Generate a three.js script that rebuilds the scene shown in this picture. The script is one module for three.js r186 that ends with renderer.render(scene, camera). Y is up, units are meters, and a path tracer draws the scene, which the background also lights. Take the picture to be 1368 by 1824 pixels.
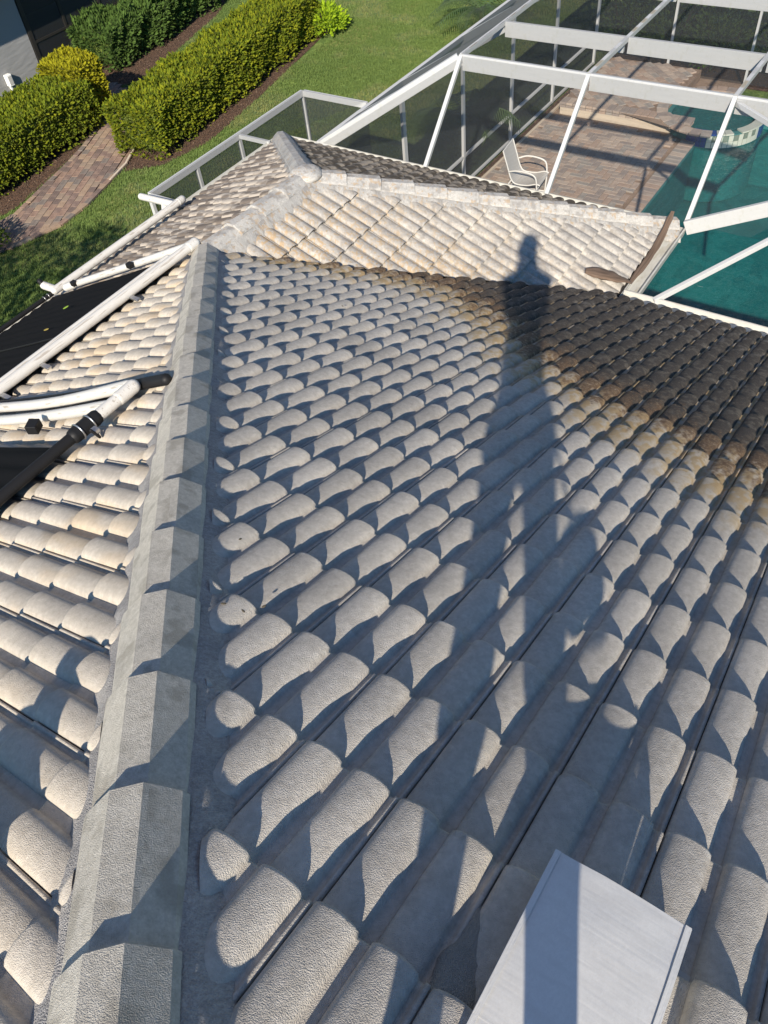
import * as THREE from 'three';
import { Sky } from 'three/addons/objects/Sky.js';
import { mergeGeometries } from 'three/addons/utils/BufferGeometryUtils.js';
import { RoundedBoxGeometry } from 'three/addons/geometries/RoundedBoxGeometry.js';
import { MarchingCubes } from 'three/addons/objects/MarchingCubes.js';

// ------------------------------------------------------------ camera, sky, sun, exposure
const scene = new THREE.Scene();
const camera = new THREE.PerspectiveCamera(66.137, 768 / 1024, 0.02, 400);
camera.position.set(5.19, 3.85, 4.349);
camera.rotation.set(-0.8653, 0.6797, -0.1354, 'YXZ');
camera.updateMatrixWorld(true); camera.updateProjectionMatrix();
const SUN = new THREE.Vector3(0.354, 0.525, 0.774).normalize();      // towards the sun, read from the shadows
const sky = new Sky(); sky.scale.setScalar(300); sky.name = 'sky'; sky.userData = { kind: 'structure' };
sky.material.uniforms.sunPosition.value.copy(SUN);
sky.material.uniforms.turbidity.value = 2.2; sky.material.uniforms.rayleigh.value = 1.5; sky.material.uniforms.mieCoefficient.value = 0.004;
scene.add(sky);
scene.environmentIntensity = 0.125;
const sun = new THREE.DirectionalLight(new THREE.Color(1, 0.9, 0.75), 5);
sun.position.copy(SUN).multiplyScalar(40); sun.castShadow = true; sun.shadow.mapSize.set(4096, 4096); sun.shadow.radius = 1;
Object.assign(sun.shadow.camera, { left: -22, right: 22, top: 22, bottom: -22, near: 1, far: 90 });
scene.add(sun, sun.target);
const renderer = new THREE.WebGLRenderer({ antialias: true });
renderer.toneMapping = THREE.LinearToneMapping; renderer.toneMappingExposure = 1.52;
renderer.shadowMap.enabled = true;

// ------------------------------------------------------------ helpers
let seed = 7;
const rnd = () => { seed = (seed + 0x6d2b79f5) | 0; let t = Math.imul(seed ^ (seed >>> 15), 1 | seed); t = (t + Math.imul(t ^ (t >>> 7), 61 | t)) ^ t; return ((t ^ (t >>> 14)) >>> 0) / 4294967296; };
const rr = (a, b) => a + (b - a) * rnd();
const V = (x, y, z) => new THREE.Vector3(x, y, z);
const TAB = new Float32Array(65536); for (let i = 0; i < 65536; i++) TAB[i] = rnd();
function vn(x, y) { const xi = Math.floor(x), yi = Math.floor(y); let fx = x - xi, fy = y - yi; fx = fx * fx * (3 - 2 * fx); fy = fy * fy * (3 - 2 * fy);
  const a = xi & 255, b = (xi + 1) & 255, c = (yi & 255) << 8, d = ((yi + 1) & 255) << 8;
  return (TAB[c + a] * (1 - fx) + TAB[c + b] * fx) * (1 - fy) + (TAB[d + a] * (1 - fx) + TAB[d + b] * fx) * fy; }
const fbm = (x, y, o = 4) => { let s = 0, a = 0.5, n = 0; for (let i = 0; i < o; i++) { s += a * vn(x, y); n += a; a *= 0.5; x = x * 2.03 + 17.3; y = y * 2.03 + 9.1; } return s / n; };
const hash = (a, b) => TAB[((Math.floor(a) * 73 + Math.floor(b) * 151 + 4096) & 65535)];
const clamp = (x, a = 0, b = 1) => Math.min(b, Math.max(a, x));
const sst = (a, b, x) => { const t = clamp((x - a) / (b - a)); return t * t * (3 - 2 * t); };
const mix3 = (a, b, t) => [a[0] + (b[0] - a[0]) * t, a[1] + (b[1] - a[1]) * t, a[2] + (b[2] - a[2]) * t];
function tex(w, h, fn, srgb = true, wrap = true) {                   // fn(u, v) -> [r, g, b] in 0..255 (or one number)
  const d = new Uint8Array(w * h * 4);
  for (let j = 0; j < h; j++) for (let i = 0; i < w; i++) { const c = fn((i + 0.5) / w, (j + 0.5) / h), o = (j * w + i) * 4;
    if (typeof c === 'number') d[o] = d[o + 1] = d[o + 2] = clamp(c, 0, 255); else { d[o] = clamp(c[0], 0, 255); d[o + 1] = clamp(c[1], 0, 255); d[o + 2] = clamp(c[2], 0, 255); } d[o + 3] = 255; }
  const t = new THREE.DataTexture(d, w, h); t.magFilter = THREE.LinearFilter; t.minFilter = THREE.LinearFilter;
  if (srgb) t.colorSpace = THREE.SRGBColorSpace;
  t.wrapS = t.wrapT = wrap ? THREE.RepeatWrapping : THREE.ClampToEdgeWrapping; t.needsUpdate = true; return t;
}
const std = (o) => new THREE.MeshStandardMaterial(o);
const phys = (o) => new THREE.MeshPhysicalMaterial(o);
const used = {};
function numbered(name) { const n = used[name] = (used[name] ?? -1) + 1; return n ? `${name}_${String(n).padStart(3, '0')}` : name; }
function shade(o) { o.castShadow = o.receiveShadow = true; return o; }
function mesh(name, geo, mat, parent) { const m = shade(new THREE.Mesh(geo, mat)); m.name = parent ? name : numbered(name); (parent || scene).add(m); return m; }
function thing(name, label, category, group) { const g = new THREE.Group(); g.name = numbered(name); g.userData = { label, category }; if (group) g.userData.group = group; scene.add(g); return g; }
function tag(o, label, category, group) { o.userData = { label, category }; if (group) o.userData.group = group; return o; }
function struct(name, geo, mat) { const m = mesh(name, geo, mat); m.userData = { kind: 'structure' }; return m; }
function stuff(o) { o.userData.kind = 'stuff'; return o; }
// a bar of section w x h from a to b; 'up' is the direction of h
function bar(a, b, w, h, up = V(0, 1, 0), r = 0.004) {
  const d = b.clone().sub(a), L = d.length(); d.normalize();
  let x = new THREE.Vector3().crossVectors(up, d); if (x.length() < 1e-3) x = V(1, 0, 0); x.normalize(); const y = new THREE.Vector3().crossVectors(d, x);
  const g = r ? new RoundedBoxGeometry(w, h, L, 1, r) : new THREE.BoxGeometry(w, h, L);
  const m = new THREE.Matrix4().makeBasis(x, y, d).setPosition(a.clone().add(b).multiplyScalar(0.5)); g.applyMatrix4(m); return g;
}
function pipe(pts, r, seg = 14, closed = true) {
  const c = pts.length > 2 ? new THREE.CatmullRomCurve3(pts) : new THREE.LineCurve3(pts[0], pts[1]);
  const g = [new THREE.TubeGeometry(c, pts.length > 2 ? 24 : 2, r, seg)];
  if (closed) for (const [i, j] of [[0, 1], [pts.length - 1, pts.length - 2]]) { const s = new THREE.SphereGeometry(r * 0.995, seg, 6); s.translate(pts[i].x, pts[i].y, pts[i].z); g.push(s); }
  return mergeGeometries(g.map((q) => (q.index ? q.toNonIndexed() : q)));
}
function box(x0, x1, y0, y1, z0, z1, r = 0) { const g = r ? new RoundedBoxGeometry(x1 - x0, y1 - y0, z1 - z0, 2, r) : new THREE.BoxGeometry(x1 - x0, y1 - y0, z1 - z0); g.translate((x0 + x1) / 2, (y0 + y1) / 2, (z0 + z1) / 2); return g; }
function quad(a, b, c, d) { const g = new THREE.BufferGeometry(); g.setAttribute('position', new THREE.Float32BufferAttribute([a, b, c, d].flatMap((p) => [p.x, p.y, p.z]), 3)); g.setAttribute('uv', new THREE.Float32BufferAttribute([0, 0, 1, 0, 1, 1, 0, 1], 2)); g.setIndex([0, 1, 2, 0, 2, 3]); g.computeVertexNormals(); return g; }
function poly(pts, y) {                                              // flat polygon [x, z] at height y, uv in metres
  const s = new THREE.Shape(pts.map(([x, z]) => new THREE.Vector2(x, -z))), g = new THREE.ShapeGeometry(s), p = g.attributes.position;
  for (let i = 0; i < p.count; i++) { const x = p.getX(i), z = -p.getY(i); p.setXYZ(i, x, y, z); g.attributes.uv.setXY(i, x, z); g.attributes.normal.setXYZ(i, 0, 1, 0); } return g;
}
const inPoly = (x, z, P) => { let c = false; for (let i = 0, j = P.length - 1; i < P.length; j = i++) { const [a, b] = P[i], [e, f] = P[j]; if ((b > z) !== (f > z) && x < ((e - a) * (z - b)) / (f - b) + a) c = !c; } return c; };
const vproj = V(0, 0, 0);
function inView(x, y, z, m = 1.12) { vproj.set(x, y, z).applyMatrix4(camera.matrixWorldInverse); if (vproj.z > -0.05) return false; vproj.applyMatrix4(camera.projectionMatrix); return Math.abs(vproj.x) < m && Math.abs(vproj.y) < m; }
function at(u, v, y) { const q = V((u / 1368) * 2 - 1, 1 - (v / 1824) * 2, 0.5).unproject(camera).sub(camera.position); return camera.position.clone().addScaledVector(q, (y - camera.position.y) / q.y); }

// ------------------------------------------------------------ house dimensions (wing ridge at y = 0)
const S = 0.4735, L = 1.552, W = 2.96, B = 0.15, E = 0.36, KC = 1 / Math.sqrt(1 + S * S), EAVE = -S * W, GROUND = -4.15, DECK = -4.1, TOP = 5.45;

// ------------------------------------------------------------ roof materials
const grain = tex(512, 512, (u, v) => { const x = u * 256, y = v * 256; return 255 * (0.5 * vn(x * 0.5, y * 0.5) + 0.35 * vn(x, y) + 0.15 * vn(x * 0.0625 + 3, y * 0.0625)); }, false); grain.channel = 1;
const CLEAN = [178, 172, 163];
const lerpPts = (P, x) => { if (x <= P[0][0]) return P[0][1]; for (let i = 1; i < P.length; i++) if (x <= P[i][0]) { const t = (x - P[i - 1][0]) / (P[i][0] - P[i - 1][0]); return P[i - 1][1] + t * (P[i][1] - P[i - 1][1]); } return P[P.length - 1][1]; };
const MOULD = [[0.2, -0.4], [0.53, -0.28], [1.0, -0.6], [1.78, -0.92], [2.3, -0.6], [2.845, -0.2], [3.51, 0.46], [4.17, 0.82], [4.65, 1.05], [5.2, 1.33], [6, 1.8]];
const U0 = 4.377;                                                     // where a tile of the pool-side slope starts along x
function mottle(x, z, c, k = 1) { const n = fbm(x * 5, z * 5, 3) - 0.5, f = fbm(x * 60, z * 60, 2) - 0.5, g = vn(x * 210, z * 210) - 0.5; return [c[0] + k * (26 * n + 22 * f + 16 * g), c[1] + k * (24 * n + 22 * f + 16 * g), c[2] + k * (20 * n + 22 * f + 16 * g)]; }
const F1 = { x0: -0.4, x1: 6.0, z0: -3.1, z1: 5.6 };
const mapPool = tex(1500, 2040, (u, v) => {
  const x = F1.x0 + u * (F1.x1 - F1.x0), z = F1.z0 + v * (F1.z1 - F1.z0);
  let c = mottle(x, z, CLEAN);
  const q = (((x - U0) % B) + B) % B, col = Math.floor((x - U0) / B), row = Math.floor((z + 2.77) / 0.3295);
  c = c.map((w) => w + 14 * (hash(Math.floor(col / 2) + 60, row + 40) - 0.5));
  let d = (lerpPts(MOULD, x) - z) / 0.5 + 0.9 * (fbm(x * 9, z * 4, 3) - 0.5) + 0.5 * (hash(col + 90, row + 30) - 0.5) + 0.5 * (fbm(x * 45, z * 30, 3) - 0.5);
  if (q > 0.121) d = Math.min(d * 0.35, 0.35) - 0.15;
  const tan = clamp(sst(-0.95, 0.25, d)) * (0.35 + 0.65 * sst(0.35, 0.6, fbm(x * 30, z * 22, 3)));
  c = mix3(c, [160, 132, 88], 0.8 * tan);
  c = mix3(c, [92, 70, 50], sst(0.25, 1.0, d + 0.7 * (fbm(x * 70 + 5, z * 55, 3) - 0.5)) * 0.95);
  const dark = sst(0.85, 1.7, d + 0.5 * (fbm(x * 80, z * 80, 2) - 0.5));
  c = mix3(c, mix3([58, 52, 47], [84, 78, 70], sst(0.5, 0.75, fbm(x * 26, z * 26, 3))), dark);
  c = mix3(c, [176, 160, 132], 0.4 * sst(0.66, 0.76, vn(x * 140 + 7, z * 140)) * sst(0.3, 0.9, d) * (1 - 0.55 * dark));
  const age = sst(1.0, 2.6, -z) * sst(0.56, 0.74, fbm(x * 12 + 40, z * 9, 4)); c = mix3(c, [124, 120, 112], 0.7 * age * dark);
  return c;
}, true, false);
const F2 = { x0: -3.2, x1: 5.0, z0: -4.8, z1: 5.6 };
const mapSide = tex(1500, 1900, (u, v) => {
  const x = F2.x0 + u * (F2.x1 - F2.x0), z = F2.z0 + v * (F2.z1 - F2.z0);
  let c = mottle(x, z, [186, 177, 164]);
  const w = sst(0.5, 0.75, fbm(x * 3 + 9, z * 7, 4)); c = mix3(c, [196, 164, 122], 0.4 * w * sst(4.2, 2.2, x));
  const old = sst(0.35, -0.35, z + 0.5 * (fbm(x * 4, z * 4, 3) - 0.5));
  c = mix3(c, mix3([176, 166, 154], [98, 88, 80], sst(0.4, 0.62, fbm(x * 5, z * 22, 4) + 0.16 * sst(-1.2, -2.7, x) - 0.04)), old * 0.85);
  return c;
}, true, false);
const F3 = { x0: -0.1, x1: 3.2, z0: -4.8, z1: 0.2 };
const mapWing = tex(1000, 1500, (u, v) => {
  const x = F3.x0 + u * (F3.x1 - F3.x0), z = F3.z0 + v * (F3.z1 - F3.z0);
  let c = mottle(x, z, [166, 161, 154], 1.3);
  const st = sst(-2.9, -0.6, z + 0.25 * x) ; c = mix3(c, [176, 138, 90], st * 0.55 * sst(0.47, 0.66, fbm(x * 55, z * 55, 4) * 0.75 + fbm(x * 5, z * 8, 3) * 0.25));
  c = mix3(c, [120, 114, 108], 0.5 * sst(0.54, 0.74, fbm(x * 22 + 4, z * 30, 4)) * (1 - 0.5 * st));
  return c;
}, true, false);
const F4 = { x0: -3.2, x1: 3.2, z0: -4.8, z1: -1.4 };
const mapEnd = tex(900, 600, (u, v) => { const x = F4.x0 + u * (F4.x1 - F4.x0), z = F4.z0 + v * (F4.z1 - F4.z0); return mix3(mottle(x, z, [150, 140, 126]), [74, 66, 56], sst(0.36, 0.62, fbm(x * 9, z * 14, 4))); }, true, false);
const capMap = tex(512, 512, (u, v) => mix3(mottle(u * 1.2, v * 1.2, [184, 178, 166], 1.1), [140, 134, 122], 0.5 * sst(0.55, 0.75, fbm(u * 14, v * 14, 4))));
const capWhite = tex(512, 512, (u, v) => mix3(mix3(mottle(u * 1.2, v * 1.2, [170, 167, 162], 1.3), [128, 124, 120], 0.55 * sst(0.52, 0.74, fbm(u * 16, v * 16 + 5, 4))), [166, 134, 98], 0.45 * sst(0.6, 0.78, fbm(u * 30 + 3, v * 30, 3))));
const mortarMap = tex(512, 512, (u, v) => mottle(u * 1.5, v * 1.5, [158, 154, 150], 1.4));
const tileMat = (m) => std({ map: m, roughness: 0.82, bumpMap: grain, bumpScale: 0.0021 });
const M = {
  pool: tileMat(mapPool), side: tileMat(mapSide), wing: tileMat(mapWing), end: tileMat(mapEnd),
  cap: std({ map: capMap, roughness: 0.8, bumpMap: grain, bumpScale: 0.0017 }), capWhite: std({ map: capWhite, roughness: 0.85, bumpMap: grain, bumpScale: 0.0013 }),
  mortarWhite: std({ map: capWhite, roughness: 0.95, bumpMap: grain, bumpScale: 0.004 }), mortar: std({ map: mortarMap, roughness: 0.95, bumpMap: grain, bumpScale: 0.004 }), felt: std({ color: 0x24211f, roughness: 1 }),
};

// ------------------------------------------------------------ a double-barrel tile: x across, y out of the roof, z up the slope, nose at z = 0
const PROFILE = (() => {
  const P = [];
  const barrel = (u0) => { const a = 0.0595, c = u0 + a, H = 0.036; for (let i = 0; i <= 9; i++) { const t = Math.PI * (1 - i / 9); P.push([c + a * Math.cos(t), H * Math.pow(Math.sin(t), 0.75)]); } };
  barrel(0); P.push([0.148, 0.001]); barrel(0.15); P.push([0.283, 0.001], [0.286, 0.011], [0.2965, 0.011], [0.2985, -0.006]); return P;
})();
const LIFT = 0.033, TLEN = 0.42, SHRINK = 0.14;                           // barrels are fuller at the nose than under the next tile
const ROWS = [[0, -0.006], [0.004, -0.0015], [0.012, 0], [TLEN * 0.5, 0], [TLEN, 0]];
function makeTile(variant) {
  const pos = [], idx = [], n = PROFILE.length, chip = variant > 3;
  const jag = (i) => (chip ? 0.012 * Math.max(0, vn(i * 0.9 + variant * 7, variant) - 0.45) * 2 : 0.0015 * vn(i * 0.8 + variant * 9, 3));
  for (const [v, dw] of ROWS) for (let i = 0; i < n; i++) { const [u, w] = PROFILE[i]; const vv = v < 0.05 ? v + jag(i) : v; const k = 1 - SHRINK * clamp(vv / E); pos.push(u + (w > 0.014 ? (1 - k) * 0.35 * ((u < 0.149 ? 0.0595 : 0.2095) - u) : 0), w * k + dw + LIFT * (1 - vv / E) + 0.0016 * (vn(u * 40 + variant * 5, vv * 22) - 0.5), vv); }
  for (let r = 0; r < ROWS.length - 1; r++) for (let i = 0; i < n - 1; i++) { const a = r * n + i; idx.push(a, a + n, a + 1, a + 1, a + n, a + n + 1); }
  const o = pos.length / 3;                                          // nose face and its underside
  for (let i = 0; i < n; i++) { const [u, w] = PROFILE[i]; pos.push(u, w - 0.006 + LIFT * (1 - jag(i) / E), jag(i)); }
  for (let i = 0; i < n; i++) { const [u, w] = PROFILE[i]; pos.push(u, Math.max(w - 0.018, -0.012) + LIFT - 0.006 * 0, jag(i) + 0.003); }
  for (let i = 0; i < n; i++) { const [u, w] = PROFILE[i]; pos.push(u, Math.max(w - 0.018, -0.012), 0.1); }
  for (const b of [0, n]) for (let i = 0; i < n - 1; i++) { const a = o + b + i; idx.push(a, a + 1, a + n, a + 1, a + n + 1, a + n); }
  const g = new THREE.BufferGeometry(); g.setAttribute('position', new THREE.Float32BufferAttribute(pos, 3)); g.setIndex(idx); g.computeVertexNormals();
  return { pos: g.attributes.position.array, nor: g.attributes.normal.array, idx };
}
const TILES = [0, 1, 2, 3, 4].map(makeTile);
// slope frames: origin function (across, plan distance) and axes
const FRAMES = {
  pool: { X: V(1, 0, 0), Z: V(0, S, 1).normalize() }, side: { X: V(0, 0, -1), Z: V(1, S, 0).normalize() }, wing: { X: V(0, 0, 1), Z: V(-1, S, 0).normalize() }, end: { X: V(1, 0, 0), Z: V(0, S, 1).normalize() },
};
for (const f of Object.values(FRAMES)) f.Y = new THREE.Vector3().crossVectors(f.Z, f.X);
// keep: list of half planes [a, b, c], a x + b z + c >= 0 is kept (in plan)
function clipTile(P, N, idx, keep) {
  let tris = []; for (let i = 0; i < idx.length; i += 3) tris.push([0, 1, 2].map((k) => { const j = idx[i + k] * 3; return [P[j], P[j + 1], P[j + 2], N[j], N[j + 1], N[j + 2], idx[i + k]]; }));
  const bary = [];
  for (const [a, b, c] of keep) { const out = [];
    for (const t of tris) { const p = []; for (let i = 0; i < t.length; i++) { const A = t[i], C = t[(i + 1) % t.length], da = a * A[0] + b * A[2] + c, dc = a * C[0] + b * C[2] + c;
      if (da >= 0) p.push(A); if (da * dc < 0) { const s = da / (da - dc); p.push(A.map((x, k) => x + s * (C[k] - x))); } } if (p.length > 2) out.push(p); } tris = out; }
  const pos = [], nor = []; for (const t of tris) for (let i = 1; i < t.length - 1; i++) for (const q of [t[0], t[i], t[i + 1]]) { pos.push(q[0], q[1], q[2]); nor.push(q[3], q[4], q[5]); }
  return pos.length ? { pos: new Float32Array(pos), nor: new Float32Array(nor), idx: null } : null;
}
const v3 = V(0, 0, 0), n3 = V(0, 0, 0);
function placeTile(frame, origin, keep, F, mat, parent) {
  const T = TILES[rnd() < 0.1 ? 4 : Math.floor(rnd() * 4)], f = FRAMES[frame], n = T.pos.length / 3;
  const P = new Float32Array(n * 3), N = new Float32Array(n * 3), jt = rr(-0.004, 0.004), jw = rr(-0.002, 0.003), yaw = rr(-0.006, 0.006);
  for (let i = 0; i < n; i++) { const x = T.pos[i * 3], y = T.pos[i * 3 + 1] + jw, z = T.pos[i * 3 + 2] + jt + yaw * x;
    v3.copy(origin).addScaledVector(f.X, x).addScaledVector(f.Y, y).addScaledVector(f.Z, z); v3.toArray(P, i * 3);
    n3.set(0, 0, 0).addScaledVector(f.X, T.nor[i * 3]).addScaledVector(f.Y, T.nor[i * 3 + 1]).addScaledVector(f.Z, T.nor[i * 3 + 2]); n3.toArray(N, i * 3); }
  let cut = false; for (const [a, b, c] of keep) { let inside = 0; for (let i = 0; i < n; i++) if (a * P[i * 3] + b * P[i * 3 + 2] + c >= 0) inside++; if (!inside) return null; if (inside < n) cut = true; }
  const r = cut ? clipTile(P, N, T.idx, keep) : { pos: P, nor: N, idx: T.idx }; if (!r) return null;
  const m = r.pos.length / 3, uv = new Float32Array(m * 2), uv1 = new Float32Array(m * 2), ox = rnd() * 5, oz = rnd() * 5;
  let cx = 0, cy = 0, cz = 0; for (let i = 0; i < m; i++) { cx += r.pos[i * 3] / m; cy += r.pos[i * 3 + 1] / m; cz += r.pos[i * 3 + 2] / m; }
  const pos = new Float32Array(r.pos.length);
  for (let i = 0; i < m; i++) { const x = r.pos[i * 3], y = r.pos[i * 3 + 1], z = r.pos[i * 3 + 2]; uv[i * 2] = (x - F.x0) / (F.x1 - F.x0); uv[i * 2 + 1] = (z - F.z0) / (F.z1 - F.z0);
    const dx = x - origin.x, dy = y - origin.y, dz = z - origin.z; uv1[i * 2] = (dx * f.X.x + dy * f.X.y + dz * f.X.z) / 0.22 + ox; uv1[i * 2 + 1] = (dx * f.Z.x + dy * f.Z.y + dz * f.Z.z) / 0.22 + oz;
    pos[i * 3] = x - cx; pos[i * 3 + 1] = y - cy; pos[i * 3 + 2] = z - cz; }
  const g = new THREE.BufferGeometry(); g.setAttribute('position', new THREE.BufferAttribute(pos, 3)); g.setAttribute('normal', new THREE.BufferAttribute(r.nor, 3)); g.setAttribute('uv', new THREE.BufferAttribute(uv, 2)); g.setAttribute('uv1', new THREE.BufferAttribute(uv1, 2)); if (r.idx) g.setIndex(r.idx);
  const o = shade(new THREE.Mesh(g, mat)); o.name = 'roof_tile'; o.position.set(cx, cy, cz); return o;
}
// adds at most 300 tiles (largest in the picture) as pieces, the rest as one
function addTiles(list, parent, mat) {
  const eye = camera.position; list.forEach((o) => { o.userData.d = o.position.distanceTo(eye) + (inView(o.position.x, o.position.y, o.position.z, 1.02) ? 0 : 100); });
  list.sort((a, b) => a.userData.d - b.userData.d); list.forEach((o) => { delete o.userData.d; });
  list.slice(0, 300).forEach((o) => parent.add(o));
  if (list.length > 300) { const gs = list.slice(300).map((o) => { const g = o.geometry.index ? o.geometry.toNonIndexed() : o.geometry.clone(); g.translate(o.position.x, o.position.y, o.position.z); return g; }); const m = mesh('outer_roof_tiles', mergeGeometries(gs), mat, parent); stuff(m); }
}

// ------------------------------------------------------------ the house
const house = thing('tiled_house', 'house with pale double-barrel concrete tile roof stained dark toward the pool', 'house');
const SH = 0.012;                                                    // underlay below the tiles
function slope(pts, mat = M.felt) { const g = new THREE.BufferGeometry(), p = pts.map(([x, y, z]) => [x, y - SH, z]); const pos = []; for (let i = 1; i < p.length - 1; i++) pos.push(...p[0], ...p[i], ...p[i + 1]); g.setAttribute('position', new THREE.Float32BufferAttribute(pos, 3)); g.computeVertexNormals(); return mesh('roof_slope', g, mat, house); }
const XR = 9.5;
const slPool = slope([[0, 0, 0], [W, -S * W, -W], [XR, -S * W, -W], [XR, S * TOP, TOP], [TOP, S * TOP, TOP]]); slPool.userData.label = 'pool-side roof slope blackened with mould near the valley';
const slSide = slope([[0, 0, 0], [TOP, S * TOP, TOP], [TOP, S * TOP, TOP + 3], [-W, -S * W, TOP + 3], [-W, -S * W, -L - W], [0, 0, -L]]); slSide.userData.label = 'garden-side roof slope carrying black solar mats';
const slWing = slope([[0, 0, 0], [0, 0, -L], [W, -S * W, -L - W], [W, -S * W, -W]]); slWing.userData.label = 'bright wing slope with rusty speckles';
const slEnd = slope([[0, 0, -L], [-W, -S * W, -L - W], [W, -S * W, -L - W]]); slEnd.userData.label = 'dirty brown end slope above the pool enclosure';
slope([[TOP, S * TOP, TOP], [XR, S * TOP, TOP], [XR, S * (TOP - 4), TOP + 4], [TOP, S * (TOP - 4), TOP + 4]]).userData.label = 'rear roof slope behind the ridge';
const R2 = Math.SQRT1_2;
{ // pool-side slope: courses fall toward -z
  const list = []; const keep = [[R2, -R2, -0.15], [R2, R2, -0.035]];
  for (let k = -19; k <= 7; k++) { const z = 3.165 + k * 0.3295; if (z < -2.8 || z > TOP - 0.1) continue;
    for (let c = -20; c < 6; c++) { const x = U0 + c * 0.3; if (x + 0.3 < Math.max(z, -z) - 0.1) continue; if (!inView(x + 0.15, S * z, z + 0.15, 1.3)) continue;
      const o = placeTile('pool', V(x, S * z, z), keep, F1, M.pool); if (o) list.push(o); } }
  addTiles(list, slPool, M.pool);
}
{ // garden-side slope: courses fall toward -x
  const list = [], keep = [[-R2, R2, -0.13], [-1, 0, -0.1, 'wing']];
  for (let k = -19; k <= 9; k++) { const x = 2.675 + k * 0.3085; if (x < -W - 0.05 || x > 4.8) continue;
    for (let c = -28; c < 8; c++) { const z = 3.545 + c * 0.3; if (z - 0.3 > TOP) continue; if (!inView(x + 0.15, S * x, z - 0.15, 1.25)) continue;
      const kk = z > 0.05 ? [[-R2, R2, -0.13]] : [[-1, 0, -0.13], [-R2, R2, (L) * R2 - 0.13]]; if (z <= 0.35 && z > 0.05) kk.push([-1, 0, -0.02 + 0.3]);
      const o = placeTile('side', V(x, S * x, z), kk, F2, M.side); if (o) list.push(o); } }
  addTiles(list, slSide, M.side);
}
{ // wing slope: courses fall toward +x
  const list = [], keep = [[1, 0, -0.15], [R2, R2, L * R2 - 0.16], [-R2, -R2, 0.02], [-1, 0, W - 0.01]];
  for (let k = -2; k <= 8; k++) { const x = 0.451 + k * 0.3254; if (x > W + 0.1 || x < 0) continue;
    for (let c = -20; c < 8; c++) { const z = -0.7455 - 0.1345 + c * 0.3; const o = placeTile('wing', V(x, -S * x, z), keep, F3, M.wing); if (o) list.push(o); } }
  addTiles(list, slWing, M.wing);
}
{ // end slope toward the pool enclosure
  const list = [], keep = [[R2, -R2, -L * R2 - 0.13], [-R2, -R2, -L * R2 - 0.13]];
  for (let k = 0; k < 12; k++) { const z = -L - W + 0.06 + k * 0.3254; for (let c = -11; c < 11; c++) { const x = c * 0.3; const o = placeTile('end', V(x, S * (z + L), z), keep, F4, M.end); if (o) list.push(o); } }
  addTiles(list, slEnd, M.end);
}
// ridge and hip caps: three facets, the nose at the lower end
function capGeometry(len, wide, tall, flat) {
  const sec = [[-wide, 0], [-wide + 0.012, 0.02], [-flat, tall], [flat, tall], [wide - 0.012, 0.02], [wide, 0]], pos = [], idx = [], uv = [], uv1 = [];
  const ring = (z, dy, s) => { let d = 0; const start = pos.length / 3; for (let i = 0; i < sec.length - 1; i++) { const a = sec[i], b = sec[i + 1], l = Math.hypot(b[0] - a[0], b[1] - a[1]); for (const [p, e] of [[a, 0], [b, l]]) { pos.push(p[0] * s, p[1] * s + dy, z); uv.push((d + e) / 0.9, z / 0.9); uv1.push((d + e) / 0.22, z / 0.22); } d += l; } return start; };
  const r = [ring(0, 0.016, 0.985), ring(0.006, 0.02, 1), ring(len, -0.006, 0.97)], n = (sec.length - 1) * 2;
  for (let k = 0; k < 2; k++) for (let i = 0; i < n; i += 2) { const a = r[k] + i, b = r[k + 1] + i; idx.push(a, b, a + 1, a + 1, b, b + 1); }
  const f = ring(0, 0.016, 0.985), g0 = ring(0.004, 0.0, 0.86); for (let i = 0; i < n; i += 2) idx.push(f + i, f + i + 1, g0 + i, f + i + 1, g0 + i + 1, g0 + i);
  const g = new THREE.BufferGeometry(); g.setAttribute('position', new THREE.Float32BufferAttribute(pos, 3)); g.setAttribute('uv', new THREE.Float32BufferAttribute(uv, 2)); g.setAttribute('uv1', new THREE.Float32BufferAttribute(uv1, 2)); g.setIndex(idx); g.computeVertexNormals(); return g;
}
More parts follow.
